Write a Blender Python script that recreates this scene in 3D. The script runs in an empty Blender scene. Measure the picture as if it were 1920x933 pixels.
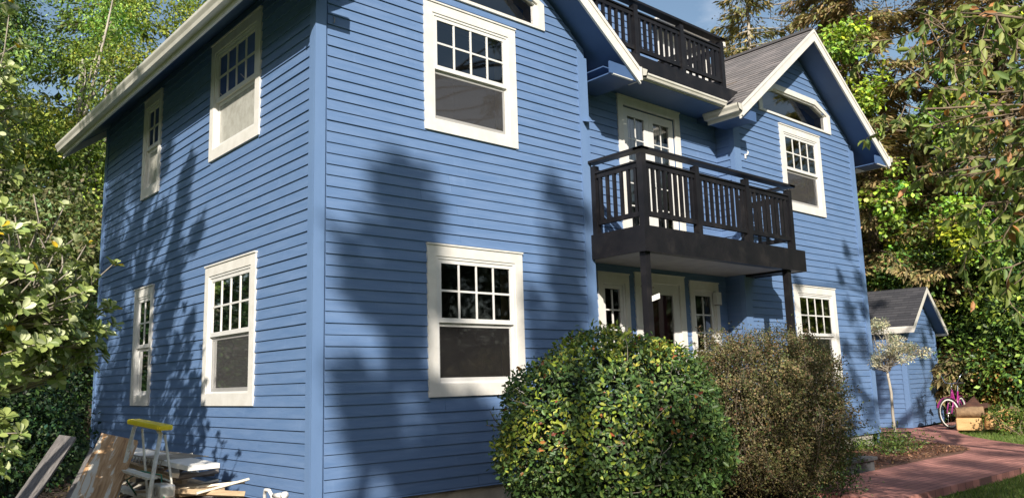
import bpy, math, random
import numpy as np
from mathutils import Vector, Matrix

# ------------------------------------------------------------------ camera, sky, sun, exposure
S = bpy.context.scene
COL = S.collection
rng = np.random.default_rng(7)
random.seed(7)
CAMPOS = (-3.7386, -7.0727, 1.35)
Rm = [[0.74967, -0.66118, -0.02882], [0.08647, 0.14104, -0.98622], [0.65614, 0.73685, 0.1629]]
cam = bpy.data.objects.new('camera', bpy.data.cameras.new('camera'))
COL.objects.link(cam)
M4 = Matrix.Identity(4)
for i in range(3):
    M4[i][0] = Rm[0][i]; M4[i][1] = -Rm[1][i]; M4[i][2] = -Rm[2][i]; M4[i][3] = CAMPOS[i]
cam.matrix_world = M4
cam.data.sensor_width = 36.0
cam.data.lens = 1527.25 / 1920 * 36
cam.data.clip_start = 0.05
cam.data.clip_end = 600
S.camera = cam

SUNV = Vector((-0.9, -1.06, 0.745)).normalized()          # towards the sun
sun = bpy.data.objects.new('sun', bpy.data.lights.new('sun', 'SUN'))
COL.objects.link(sun)
sun.data.energy = 5.0
sun.data.angle = math.radians(0.53)
sun.data.color = (1.0, 0.93, 0.82)
sun.rotation_euler = SUNV.to_track_quat('Z', 'Y').to_euler()
sun.location = (-10, -10, 15)

W = bpy.data.worlds.new('World'); S.world = W; W.use_nodes = True
nt = W.node_tree; nt.nodes.clear()
sky = nt.nodes.new('ShaderNodeTexSky'); sky.sky_type = 'NISHITA'; sky.sun_disc = False
sky.sun_elevation = math.asin(SUNV.z); sky.sun_rotation = math.radians(225)
sky.air_density = 1.3; sky.dust_density = 1.2; sky.ozone_density = 1.6
bg = nt.nodes.new('ShaderNodeBackground'); bg.inputs[1].default_value = 0.088
out = nt.nodes.new('ShaderNodeOutputWorld')
tc = nt.nodes.new('ShaderNodeTexCoord'); mp = nt.nodes.new('ShaderNodeMapping')
mp.inputs['Scale'].default_value = (3.0, 3.0, 6.0)
nz = nt.nodes.new('ShaderNodeTexNoise'); nz.inputs['Scale'].default_value = 1.3
nz.inputs['Detail'].default_value = 8; nz.inputs['Roughness'].default_value = 0.6
rp = nt.nodes.new('ShaderNodeValToRGB')
rp.color_ramp.elements[0].position = 0.5; rp.color_ramp.elements[1].position = 0.78
rp.color_ramp.elements[1].color = (0.75, 0.75, 0.75, 1)
mx = nt.nodes.new('ShaderNodeMix'); mx.data_type = 'RGBA'
mx.inputs[7].default_value = (7.0, 7.6, 8.6, 1)
L = nt.links.new
L(tc.outputs['Generated'], mp.inputs[0]); L(mp.outputs[0], nz.inputs['Vector'])
L(nz.outputs[0], rp.inputs[0]); L(rp.outputs[0], mx.inputs[0]); L(sky.outputs[0], mx.inputs[6])
L(mx.outputs[2], bg.inputs[0]); L(bg.outputs[0], out.inputs[0])
S.view_settings.view_transform = 'Standard'; S.view_settings.look = 'None'
S.view_settings.exposure = 0.55; S.view_settings.gamma = 1.0
S.cycles.max_bounces = 7; S.cycles.transparent_max_bounces = 16
S.cycles.use_denoising = True
S.cycles.sample_clamp_indirect = 6

# ------------------------------------------------------------------ materials
MATS = {}
def _mat(name):
    m = bpy.data.materials.new(name); m.use_nodes = True
    nt = m.node_tree; nt.nodes.clear()
    o = nt.nodes.new('ShaderNodeOutputMaterial')
    return m, nt, o
def N(nt, t, **kw):
    n = nt.nodes.new('ShaderNode' + t)
    for k, v in kw.items():
        if k in n.inputs: n.inputs[k].default_value = v
        else: setattr(n, k, v)
    return n
def surf(name, col, col2=None, rough=0.55, scale=4.0, stretch=(1, 1, 1), bump=0.0, bscale=None, spec=0.5,
         metal=0.0, coord='Object', detail=5, lo=0.35, hi=0.65, bdist=0.01, c3=None, c3scale=1.0, c3pos=(0.6, 0.7)):
    """painted / weathered surface: noise between two base colours, optional blotches c3, optional bump"""
    m, nt, o = _mat(name)
    b = N(nt, 'BsdfPrincipled', Roughness=rough, Metallic=metal)
    b.inputs['Specular IOR Level'].default_value = spec
    tc = N(nt, 'TexCoord'); mp = N(nt, 'Mapping'); mp.inputs['Scale'].default_value = stretch
    nt.links.new(tc.outputs[coord], mp.inputs[0])
    n1 = N(nt, 'TexNoise', Scale=scale, Detail=detail, Roughness=0.6)
    nt.links.new(mp.outputs[0], n1.inputs['Vector'])
    r = N(nt, 'ValToRGB'); r.color_ramp.elements[0].position = lo; r.color_ramp.elements[1].position = hi
    r.color_ramp.elements[0].color = (*col, 1); r.color_ramp.elements[1].color = (*(col2 or col), 1)
    nt.links.new(n1.outputs[0], r.inputs[0])
    src = r.outputs[0]
    if c3:
        n3 = N(nt, 'TexNoise', Scale=c3scale, Detail=6, Roughness=0.65)
        nt.links.new(mp.outputs[0], n3.inputs['Vector'])
        r3 = N(nt, 'ValToRGB'); r3.color_ramp.elements[0].position = c3pos[0]; r3.color_ramp.elements[1].position = c3pos[1]
        nt.links.new(n3.outputs[0], r3.inputs[0])
        mm = N(nt, 'Mix', data_type='RGBA'); mm.inputs[7].default_value = (*c3, 1)
        nt.links.new(r3.outputs[0], mm.inputs[0]); nt.links.new(src, mm.inputs[6]); src = mm.outputs[2]
    nt.links.new(src, b.inputs['Base Color'])
    if bump:
        n2 = N(nt, 'TexNoise', Scale=bscale or scale * 3, Detail=6, Roughness=0.6)
        nt.links.new(mp.outputs[0], n2.inputs['Vector'])
        bp = N(nt, 'Bump', Strength=bump, Distance=bdist)
        nt.links.new(n2.outputs[0], bp.inputs['Height']); nt.links.new(bp.outputs[0], b.inputs['Normal'])
    nt.links.new(b.outputs[0], o.inputs[0])
    MATS[name] = m
    return m
def leafmat(name, rough=0.45, trans=0.25, spec=0.4):
    m, nt, o = _mat(name)
    at = N(nt, 'Attribute'); at.attribute_name = 'tint'
    b = N(nt, 'BsdfPrincipled', Roughness=rough); b.inputs['Specular IOR Level'].default_value = spec
    t = N(nt, 'BsdfTranslucent'); ms = N(nt, 'MixShader'); ms.inputs[0].default_value = trans
    hs = N(nt, 'HueSaturation', Value=1.5, Saturation=1.15)
    nt.links.new(at.outputs[0], b.inputs['Base Color']); nt.links.new(at.outputs[0], hs.inputs['Color'])
    nt.links.new(hs.outputs[0], t.inputs[0])
    nt.links.new(b.outputs[0], ms.inputs[1]); nt.links.new(t.outputs[0], ms.inputs[2]); nt.links.new(ms.outputs[0], o.inputs[0])
    MATS[name] = m
    return m
leafmat('leaf', 0.5, 0.28, 0.35)
leafmat('glossy_leaf', 0.45, 0.18, 0.4)
leafmat('needles', 0.6, 0.15, 0.25)

# siding paint: slightly chalky blue, board-to-board variation through the UV (u along, v up)
def paint_siding():
    m, nt, o = _mat('blue_paint')
    b = N(nt, 'BsdfPrincipled', Roughness=0.5); b.inputs['Specular IOR Level'].default_value = 0.45
    uv = N(nt, 'TexCoord'); mp = N(nt, 'Mapping'); mp.inputs['Scale'].default_value = (1.2, 9.0, 1)
    nt.links.new(uv.outputs['UV'], mp.inputs[0])
    n1 = N(nt, 'TexNoise', Scale=1.6, Detail=7, Roughness=0.62); nt.links.new(mp.outputs[0], n1.inputs['Vector'])
    r = N(nt, 'ValToRGB'); r.color_ramp.elements[0].position = 0.3; r.color_ramp.elements[1].position = 0.72
    r.color_ramp.elements[0].color = (*BLUE1, 1); r.color_ramp.elements[1].color = (*BLUE2, 1)
    nt.links.new(n1.outputs[0], r.inputs[0])
    mp3 = N(nt, 'Mapping'); mp3.inputs['Scale'].default_value = (6, 0.7, 1); nt.links.new(uv.outputs['UV'], mp3.inputs[0])
    n3 = N(nt, 'TexNoise', Scale=1.0, Detail=5, Roughness=0.6); nt.links.new(mp3.outputs[0], n3.inputs['Vector'])
    r3 = N(nt, 'ValToRGB'); r3.color_ramp.elements[0].position = 0.6; r3.color_ramp.elements[1].position = 0.8
    r3.color_ramp.elements[1].color = (0.35, 0.35, 0.35, 1)
    nt.links.new(n3.outputs[0], r3.inputs[0])
    mm = N(nt, 'Mix', data_type='RGBA'); mm.inputs[7].default_value = (0.2, 0.3, 0.5, 1)
    nt.links.new(r3.outputs[0], mm.inputs[0]); nt.links.new(r.outputs[0], mm.inputs[6])
    nt.links.new(mm.outputs[2], b.inputs['Base Color'])
    mp2 = N(nt, 'Mapping'); mp2.inputs['Scale'].default_value = (3, 60, 1); nt.links.new(uv.outputs['UV'], mp2.inputs[0])
    n2 = N(nt, 'TexNoise', Scale=3, Detail=6); nt.links.new(mp2.outputs[0], n2.inputs['Vector'])
    bp = N(nt, 'Bump', Strength=0.35, Distance=0.003); nt.links.new(n2.outputs[0], bp.inputs['Height'])
    nt.links.new(bp.outputs[0], b.inputs['Normal']); nt.links.new(b.outputs[0], o.inputs[0])
    MATS['blue_paint'] = m
BLUE1, BLUE2 = (0.095, 0.17, 0.325), (0.138, 0.217, 0.38)
paint_siding()
surf('blue_trim', (0.115, 0.195, 0.36), (0.135, 0.22, 0.39), 0.48, 3, (1, 1, 0.3), 0.2, 30, bdist=0.002)
surf('soffit_shade_blue', (0.05, 0.1, 0.22), (0.06, 0.115, 0.245), 0.55, 3)  # house blue, darkened so the colour carries the deep shade under the eaves
surf('white_paint', (0.63, 0.605, 0.56), (0.71, 0.69, 0.65), 0.45, 6, (1, 1, 1), 0.15, 40, bdist=0.002, c3=(0.5, 0.47, 0.42), c3scale=5, c3pos=(0.7, 0.85))
surf('vinyl', (0.64, 0.63, 0.61), (0.69, 0.68, 0.66), 0.3, 6)
surf('gutter_metal', (0.5, 0.48, 0.42), (0.6, 0.58, 0.52), 0.35, 3, (1, 1, 1), 0, c3=(0.42, 0.4, 0.34), c3scale=2.5, c3pos=(0.55, 0.75))
surf('black_paint', (0.007, 0.007, 0.009), (0.013, 0.012, 0.014), 0.45, 5, (1, 1, 1), 0.25, 30, bdist=0.002, spec=0.3, c3=(0.03, 0.027, 0.026), c3scale=2.5, c3pos=(0.55, 0.8))
surf('porch_ceiling', (0.24, 0.235, 0.24), (0.3, 0.29, 0.29), 0.6, 5)
surf('concrete', (0.33, 0.31, 0.26), (0.45, 0.42, 0.36), 0.85, 5, bump=0.5, bscale=25, c3=(0.2, 0.19, 0.17), c3scale=2)
surf('slate', (0.03, 0.032, 0.036), (0.08, 0.083, 0.088), 0.7, 6, bump=0.6, bscale=18)
surf('jamb_wood', (0.52, 0.36, 0.17), (0.62, 0.45, 0.23), 0.5, 8, (1, 1, 0.1))
surf('room_dark', (0.05, 0.045, 0.042), (0.075, 0.065, 0.06), 0.9, 2)
surf('room_wall', (0.12, 0.1, 0.085), (0.16, 0.13, 0.11), 0.9, 2)
surf('blind', (0.6, 0.58, 0.52), (0.7, 0.67, 0.6), 0.7, 8, (1, 1, 8))
surf('curtain', (0.45, 0.45, 0.46), (0.62, 0.61, 0.6), 0.8, 8, (1, 1, 0.3))
surf('red_door', (0.09, 0.012, 0.012), (0.14, 0.02, 0.018), 0.4, 3)
surf('lamp_cover', (0.7, 0.7, 0.68), None, 0.35)
surf('bark', (0.09, 0.065, 0.045), (0.2, 0.16, 0.12), 0.9, 6, (1, 1, 0.25), 0.9, 14, bdist=0.03)
surf('pale_bark', (0.25, 0.22, 0.18), (0.42, 0.38, 0.32), 0.85, 8, (1, 1, 0.3), 0.6, 20)
surf('twig', (0.13, 0.09, 0.06), (0.24, 0.18, 0.12), 0.85, 12)
surf('grey_twig', (0.2, 0.17, 0.14), (0.34, 0.3, 0.25), 0.85, 12)
surf('log_bark', (0.13, 0.08, 0.045), (0.28, 0.18, 0.1), 0.9, 8, (0.3, 1, 1), 0.9, 18, bdist=0.02)
surf('cut_wood', (0.5, 0.29, 0.12), (0.62, 0.4, 0.18), 0.7, 4, (0.3, 1, 3), 0.4, 30, c3=(0.32, 0.16, 0.06), c3scale=2)
surf('frosted', (0.36, 0.35, 0.31), (0.46, 0.45, 0.41), 0.25, 12, bump=0.6, bscale=45, bdist=0.004)
surf('rust', (0.05, 0.02, 0.015), (0.1, 0.04, 0.025), 0.85, 6)
surf('soil', (0.04, 0.028, 0.02), (0.09, 0.062, 0.045), 0.95, 5, bump=1.0, bscale=30, bdist=0.03)
surf('lawn', (0.06, 0.1, 0.02), (0.1, 0.15, 0.03), 0.9, 1.5, bump=0.8, bscale=60, bdist=0.03, c3=(0.1, 0.1, 0.04), c3scale=0.8)
surf('mulch', (0.09, 0.045, 0.03), (0.2, 0.1, 0.065), 0.95, 22, bump=1.0, bscale=40, bdist=0.03, detail=8)
surf('aluminium', (0.55, 0.54, 0.52), (0.7, 0.69, 0.66), 0.4, 8, metal=0.6)
surf('paint_splashed_metal', (0.5, 0.48, 0.42), (0.72, 0.7, 0.62), 0.5, 14, metal=0.15, c3=(0.35, 0.2, 0.12), c3scale=9, c3pos=(0.6, 0.68))
surf('yellow_plastic', (0.85, 0.66, 0.02), (0.9, 0.72, 0.04), 0.35, 8)
surf('green_plastic', (0.04, 0.2, 0.12), None, 0.4)
surf('white_plastic', (0.8, 0.78, 0.74), (0.85, 0.83, 0.79), 0.35, 6)
surf('old_white_wood', (0.66, 0.6, 0.48), (0.78, 0.73, 0.62), 0.6, 8, (1, 1, 1), 0.3, 25, c3=(0.35, 0.27, 0.18), c3scale=5, c3pos=(0.58, 0.66))
surf('grey_wood', (0.1, 0.092, 0.088), (0.22, 0.2, 0.19), 0.8, 5, (8, 1, 8), 0.6, 18, c3=(0.08, 0.07, 0.065), c3scale=3)
surf('old_plank', (0.36, 0.25, 0.15), (0.5, 0.38, 0.24), 0.8, 5, (6, 1, 6), 0.6, 20)
surf('bare_steel', (0.25, 0.23, 0.2), (0.4, 0.37, 0.32), 0.5, 9, metal=0.5)
surf('tyre', (0.02, 0.02, 0.02), None, 0.7)
surf('white_rubber', (0.72, 0.7, 0.64), None, 0.6)
surf('magenta_paint', (0.3, 0.025, 0.17), (0.34, 0.03, 0.2), 0.25, 3)
surf('chrome', (0.75, 0.75, 0.75), None, 0.15, metal=1.0)
surf('far_siding', (0.6, 0.6, 0.6), (0.7, 0.7, 0.7), 0.6, 2)
surf('shake', (0.14, 0.13, 0.12), (0.27, 0.25, 0.22), 0.9, 9, bump=0.5)
surf('dead_leaf', (0.25, 0.12, 0.04), (0.4, 0.2, 0.07), 0.8, 10)

def peeled_board():
    m, nt, o = _mat('peeling_plywood')
    b = N(nt, 'BsdfPrincipled', Roughness=0.7)
    tc = N(nt, 'TexCoord'); mp = N(nt, 'Mapping'); mp.inputs['Scale'].default_value = (9, 1.2, 9)
    nt.links.new(tc.outputs['Object'], mp.inputs[0])
    n1 = N(nt, 'TexNoise', Scale=1.6, Detail=8, Roughness=0.65, Distortion=0.6); nt.links.new(mp.outputs[0], n1.inputs['Vector'])
    r = N(nt, 'ValToRGB'); e = r.color_ramp.elements
    e[0].position = 0.3; e[0].color = (0.1, 0.06, 0.035, 1); e[1].position = 0.42; e[1].color = (0.36, 0.2, 0.09, 1)
    x = e.new(0.53); x.color = (0.5, 0.31, 0.16, 1); x = e.new(0.57); x.color = (0.62, 0.56, 0.47, 1)
    nt.links.new(n1.outputs[0], r.inputs[0]); nt.links.new(r.outputs[0], b.inputs['Base Color'])
    bp = N(nt, 'Bump', Strength=0.6, Distance=0.01); nt.links.new(n1.outputs[0], bp.inputs['Height'])
    nt.links.new(bp.outputs[0], b.inputs['Normal']); nt.links.new(b.outputs[0], o.inputs[0])
    MATS['peeling_plywood'] = m
peeled_board()

def brick_mats():
    # herring-free running bond paving in world XY
    m, nt, o = _mat('brick_paving')
    b = N(nt, 'BsdfPrincipled', Roughness=0.8)
    tc = N(nt, 'TexCoord')
    br = N(nt, 'TexBrick'); br.inputs['Scale'].default_value = 1.0
    br.inputs['Brick Width'].default_value = 0.21; br.inputs['Row Height'].default_value = 0.105
    br.inputs['Mortar Size'].default_value = 0.006; br.inputs['Mortar Smooth'].default_value = 0.3
    br.inputs['Color1'].default_value = (0.58, 0.27, 0.22, 1); br.inputs['Color2'].default_value = (0.42, 0.19, 0.16, 1)
    br.inputs['Mortar'].default_value = (0.17, 0.095, 0.085, 1)
    nt.links.new(tc.outputs['Object'], br.inputs['Vector'])
    n1 = N(nt, 'TexNoise', Scale=1.7, Detail=8, Roughness=0.65); nt.links.new(tc.outputs['Object'], n1.inputs['Vector'])
    r = N(nt, 'ValToRGB'); r.color_ramp.elements[0].position = 0.35; r.color_ramp.elements[0].color = (0.62, 0.58, 0.58, 1)
    r.color_ramp.elements[1].position = 0.65; r.color_ramp.elements[1].color = (1.05, 1, 1, 1)
    nt.links.new(n1.outputs[0], r.inputs[0])
    mm = N(nt, 'Mix', data_type='RGBA', blend_type='MULTIPLY'); mm.inputs[0].default_value = 1
    nt.links.new(br.outputs[0], mm.inputs[6]); nt.links.new(r.outputs[0], mm.inputs[7]); nt.links.new(mm.outputs[2], b.inputs['Base Color'])
    bp = N(nt, 'Bump', Strength=0.6, Distance=0.006); inv = N(nt, 'Math', operation='SUBTRACT'); inv.inputs[0].default_value = 1
    nt.links.new(br.outputs['Fac'], inv.inputs[1]); nt.links.new(inv.outputs[0], bp.inputs['Height'])
    nt.links.new(bp.outputs[0], b.inputs['Normal']); nt.links.new(b.outputs[0], o.inputs[0])
    MATS['brick_paving'] = m
    # asphalt shingles, UV = metres
    for nm, c1, c2, dk in (('shingle', (0.15, 0.14, 0.14), (0.24, 0.215, 0.21), (0.09, 0.085, 0.09)), ('dark_shingle', (0.035, 0.035, 0.042), (0.065, 0.063, 0.07), (0.02, 0.02, 0.025))):
        m, nt, o = _mat(nm)
        b = N(nt, 'BsdfPrincipled', Roughness=0.9)
        tc = N(nt, 'TexCoord'); br = N(nt, 'TexBrick'); br.inputs['Scale'].default_value = 1.0
        br.inputs['Brick Width'].default_value = 0.3; br.inputs['Row Height'].default_value = 0.125
        br.inputs['Mortar Size'].default_value = 0.004
        br.inputs['Color1'].default_value = (*c1, 1); br.inputs['Color2'].default_value = (*c2, 1); br.inputs['Mortar'].default_value = (*dk, 1)
        nt.links.new(tc.outputs['UV'], br.inputs['Vector'])
        n1 = N(nt, 'TexNoise', Scale=90, Detail=3); nt.links.new(tc.outputs['UV'], n1.inputs['Vector'])
        bp = N(nt, 'Bump', Strength=0.5, Distance=0.004)
        mm = N(nt, 'Mix', data_type='RGBA', blend_type='MULTIPLY'); mm.inputs[0].default_value = 0.55
        nt.links.new(br.outputs[0], mm.inputs[6]); nt.links.new(n1.outputs[0], mm.inputs[7])
        sc = N(nt, 'HueSaturation', Value=1.3); nt.links.new(mm.outputs[2], sc.inputs['Color'])
        nt.links.new(sc.outputs[0], b.inputs['Base Color'])
        nt.links.new(n1.outputs[0], bp.inputs['Height']); nt.links.new(bp.outputs[0], b.inputs['Normal'])
        nt.links.new(b.outputs[0], o.inputs[0]); MATS[nm] = m
brick_mats()

def glass_mat(name, tint, boost, rough=0.0):
    m, nt, o = _mat(name)
    f = N(nt, 'Fresnel', IOR=1.52); mu = N(nt, 'Math', operation='MULTIPLY_ADD'); mu.inputs[1].default_value = boost; mu.inputs[2].default_value = 0.08; mu.use_clamp = True
    nt.links.new(f.outputs[0], mu.inputs[0])
    t = N(nt, 'BsdfTransparent'); t.inputs[0].default_value = (*tint, 1)
    g = N(nt, 'BsdfGlossy', Roughness=0.03)
    tc = N(nt, 'TexCoord'); nz = N(nt, 'TexNoise', Scale=1.5, Detail=1); nt.links.new(tc.outputs['Object'], nz.inputs['Vector'])
    bp = N(nt, 'Bump', Strength=0.12, Distance=0.02); nt.links.new(nz.outputs[0], bp.inputs['Height']); nt.links.new(bp.outputs[0], g.inputs['Normal'])
    mx = N(nt, 'MixShader'); nt.links.new(mu.outputs[0], mx.inputs[0]); nt.links.new(t.outputs[0], mx.inputs[1]); nt.links.new(g.outputs[0], mx.inputs[2])
    nt.links.new(mx.outputs[0], o.inputs[0]); MATS[name] = m
glass_mat('glass', (0.8, 0.82, 0.82), 1.7)
def screen_mat(name, fac):
    m, nt, o = _mat(name)
    d = N(nt, 'BsdfDiffuse'); d.inputs[0].default_value = (0.11, 0.105, 0.108, 1)
    t = N(nt, 'BsdfTransparent'); mx = N(nt, 'MixShader'); mx.inputs[0].default_value = fac
    nt.links.new(t.outputs[0], mx.inputs[1]); nt.links.new(d.outputs[0], mx.inputs[2]); nt.links.new(mx.outputs[0], o.inputs[0])
    MATS[name] = m
screen_mat('insect_mesh', 0.36)
screen_mat('dark_mesh', 0.13)

# ------------------------------------------------------------------ mesh helpers
class MB:
    def __init__(s): s.v = []; s.f = []; s.uv = []
    def add(s, verts, faces, uvs=None):
        k = len(s.v); s.v += [tuple(map(float, p)) for p in verts]
        for i, f in enumerate(faces):
            s.f.append([k + j for j in f]); s.uv.append(uvs[i] if uvs else [(0, 0)] * len(f))
        return s
    def box(s, x0, x1, y0, y1, z0, z1, F=None):
        P = [(x, y, z) for z in (z0, z1) for y in (y0, y1) for x in (x0, x1)]
        if F: P = [F(*p) for p in P]
        return s.add(P, [(0, 2, 3, 1), (4, 5, 7, 6), (0, 1, 5, 4), (2, 6, 7, 3), (0, 4, 6, 2), (1, 3, 7, 5)])
    def bar(s, a, b, w, h=None, up=(0, 0, 1)):
        """rectangular bar from a to b: width w (across), height h (along up)"""
        a = Vector(a); b = Vector(b); h = h or w; d = (b - a).normalized()
        u = Vector(up); u = (u - d * u.dot(d))
        if u.length < 1e-4: u = Vector((1, 0, 0)) - d * d.x
        u.normalize(); r = d.cross(u)
        P = []
        for e in (a, b):
            for su, sr in ((-1, -1), (-1, 1), (1, 1), (1, -1)): P.append(e + u * su * h / 2 + r * sr * w / 2)
        return s.add(P, [(0, 1, 2, 3), (7, 6, 5, 4), (0, 4, 5, 1), (1, 5, 6, 2), (2, 6, 7, 3), (3, 7, 4, 0)])
    def tube(s, pts, radii, n=8, cap=True):
        pts = [Vector(p) for p in pts]
        if not hasattr(radii, '__len__'): radii = [radii] * len(pts)
        V = []; prev = None
        for i, p in enumerate(pts):
            d = (pts[min(i + 1, len(pts) - 1)] - pts[max(i - 1, 0)]).normalized()
            if prev is None:
                a = Vector((0, 0, 1)) if abs(d.z) < 0.9 else Vector((1, 0, 0)); prev = d.cross(a).normalized()
            u = (prev - d * prev.dot(d)).normalized(); w = d.cross(u); prev = u
            for k in range(n):
                t = 2 * math.pi * k / n; V.append(p + (u * math.cos(t) + w * math.sin(t)) * radii[i])
        Fc = []
        for i in range(len(pts) - 1):
            for k in range(n):
                a = i * n + k; b = i * n + (k + 1) % n; Fc.append((a, b, b + n, a + n))
        if cap: Fc.append(tuple(range(n))[::-1]); Fc.append(tuple((len(pts) - 1) * n + k for k in range(n)))
        return s.add(V, Fc)
    def prism(s, poly, off):
        """poly: list of 3D points, extruded by vector off"""
        n = len(poly); off = Vector(off); V = [Vector(p) for p in poly]; V += [p + off for p in V]
        return s.add(V, [tuple(range(n))[::-1], tuple(range(n, 2 * n))] + [(i, (i + 1) % n, (i + 1) % n + n, i + n) for i in range(n)])
    def ring(s, c, axis, R, r, n=32, m=6):
        c = Vector(c); ax = Vector(axis).normalized(); a = Vector((0, 0, 1)) if abs(ax.z) < 0.9 else Vector((1, 0, 0))
        u = ax.cross(a).normalized(); w = ax.cross(u); V = []; Fc = []
        for i in range(n):
            t = 2 * math.pi * i / n; d = u * math.cos(t) + w * math.sin(t)
            for j in range(m):
                q = 2 * math.pi * j / m; V.append(c + d * (R + r * math.cos(q)) + ax * r * math.sin(q))
        for i in range(n):
            for j in range(m): Fc.append((i * m + j, ((i + 1) % n) * m + j, ((i + 1) % n) * m + (j + 1) % m, i * m + (j + 1) % m))
        return s.add(V, Fc)
    def build(s, name, mat, parent=None, smooth=False, recalc=True):
        me = bpy.data.meshes.new(name); me.from_pydata(s.v, [], s.f)
        uvl = me.uv_layers.new(name='UVMap'); flat = [c for f in s.uv for p in f for c in p]
        uvl.data.foreach_set('uv', flat)
        if recalc:
            import bmesh
            bm = bmesh.new(); bm.from_mesh(me); bmesh.ops.recalc_face_normals(bm, faces=bm.faces); bm.to_mesh(me); bm.free()
        if smooth:
            me.polygons.foreach_set('use_smooth', [True] * len(me.polygons))
        me.materials.append(MATS[mat])
        o = bpy.data.objects.new(name, me); COL.objects.link(o)
        if parent: o.parent = parent; o.matrix_parent_inverse = Matrix.Identity(4)
        return o
def tag(o, label=None, cat=None, group=None, kind=None):
    if label: o['label'] = label
    if cat: o['category'] = cat
    if group: o['group'] = group
    if kind: o['kind'] = kind
    return o
def thing(name, label, cat, group=None):
    o = bpy.data.objects.new(name, None); COL.objects.link(o); return tag(o, label, cat, group)

def lapped(mb, O, A, U, Nn, rows, e, t, jit=0.0012):
    """courses: rows = list of (s, [(a0b,a1b,a0t,a1t)...]); wedge with butt thickness t, running up along U"""
    O, A, U, Nn = Vector(O), Vector(A), Vector(U), Vector(Nn)
    for s0, s1, segs0 in rows:
        segs = []
        for sg_ in segs0:                       # break long boards into random lengths with a hairline joint
            a_, b_ = sg_[0], sg_[1]
            if b_ - a_ > 2.4 and sg_[2] <= a_ + .2 and random.random() < .5:
                q_ = random.uniform(a_ + .8, b_ - .8); segs += [(a_, q_ - .0015, sg_[2], q_ - .0015), (q_ + .0015, b_, q_ + .0015, sg_[3])]
            else: segs.append(sg_)
        tt = t + random.uniform(-jit, jit) * 2; ds = random.uniform(-jit, jit)
        for a0b, a1b, a0t, a1t in segs:
            P = []
            for a0, a1, ss, tk in ((a0b, a1b, s0 + ds, tt), (a0t, a1t, s1 + ds + .002, 0.0035)):
                P += [O + A * a0 + U * ss, O + A * a1 + U * ss, O + A * a1 + U * ss + Nn * tk, O + A * a0 + U * ss + Nn * tk]
            du = random.uniform(0, 60) if t > .015 else 0
            u = [(a0b + du, s0), (a1b + du, s0), (a1t + du, s1), (a0t + du, s1)]
            mb.add(P, [(3, 2, 6, 7), (0, 1, 2, 3), (0, 3, 7, 4), (1, 5, 6, 2)],
                   [u, [(a0b, s0), (a1b, s0), (a1b, s0 + .01), (a0b, s0 + .01)], [(0, 0)] * 4, [(0, 0)] * 4])

LAP, PH = 0.1129, 1.418 - 0.1129 * 30
def siding_rows(z0, z1, lim, opens):
    """lim(z)->(a0,a1); opens: (a0,a1,z0,z1)"""
    rows = []; k = math.floor((z0 - PH) / LAP)
    while PH + k * LAP < z1 - 0.01:
        s0 = max(PH + k * LAP, z0); s1 = min(PH + (k + 1) * LAP, z1); k += 1
        if s1 - s0 < 0.01: continue
        b = lim(s0); tp = lim(s1)
        if b[1] - b[0] < .02: continue
        cuts = sorted([(o[0], o[1]) for o in opens if o[2] < s1 - .004 and o[3] > s0 + .004])
        segs = []; x = None; L0, L1 = b, tp
        cur = (b[0], tp[0])
        for c0, c1 in cuts:
            if c0 > cur[0] + .01: segs.append((cur[0], c0, min(cur[1], c0), c0))
            cur = (max(c1, cur[0]), max(c1, cur[1]))
        if b[1] > cur[0] + .01: segs.append((cur[0], b[1], min(cur[1], tp[1]), max(tp[1], min(cur[1], tp[1]))))
        rows.append((s0, s1, segs))
    return rows

def wall_sheet(mb, F, a0, a1, z0, z1, opens, thick=0.12):
    """solid wall with rectangular holes in local frame F(a, z, n)"""
    xs = sorted({a0, a1, *[o[0] for o in opens], *[o[1] for o in opens]}); zs = sorted({z0, z1, *[o[2] for o in opens], *[o[3] for o in opens]})
    for i in range(len(xs) - 1):
        for j in range(len(zs) - 1):
            cx, cz = (xs[i] + xs[i + 1]) / 2, (zs[j] + zs[j + 1]) / 2
            if any(o[0] < cx < o[1] and o[2] < cz < o[3] for o in opens): continue
            P = [F(xs[i], zs[j], 0), F(xs[i + 1], zs[j], 0), F(xs[i + 1], zs[j + 1], 0), F(xs[i], zs[j + 1], 0)]
            Q = [F(xs[i], zs[j], -thick), F(xs[i + 1], zs[j], -thick), F(xs[i + 1], zs[j + 1], -thick), F(xs[i], zs[j + 1], -thick)]
            mb.add(P + Q, [(0, 1, 2, 3), (7, 6, 5, 4)])
    for o in opens:   # reveals
        a, b, c, d = o[0], o[1], o[2], o[3]
        q = [(a, c), (b, c), (b, d), (a, d)]
        for k in range(4):
            p0, p1 = q[k], q[(k + 1) % 4]
            mb.add([F(*p0, 0), F(*p1, 0), F(*p1, -thick), F(*p0, -thick)], [(0, 1, 2, 3)])

# ------------------------------------------------------------------ house
house = thing('house', 'two storey blue clapboard house with cream window trim and black balconies', 'house')
def FY(y0): return lambda a, z, n: (a, y0 - n, z)       # wall facing -Y
def FX(x0): return lambda a, z, n: (x0 - n, a, z)       # wall facing -X
LW0, LW1, RW0, RW1, REC, BACK = 0.0, 3.95, 7.39, 11.5, 0.33, 7.24
EAVE = 5.44
AX_L, AX_R, PK = 1.975, 9.45, 7.41
SL = 0.76
def gable(cx, half, inset=0.0):
    def f(z):
        r = (PK - 0.16 - z) / SL
        h = min(half, r); return (cx - h, cx + h)
    return f
CW = 0.115   # casing width

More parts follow.
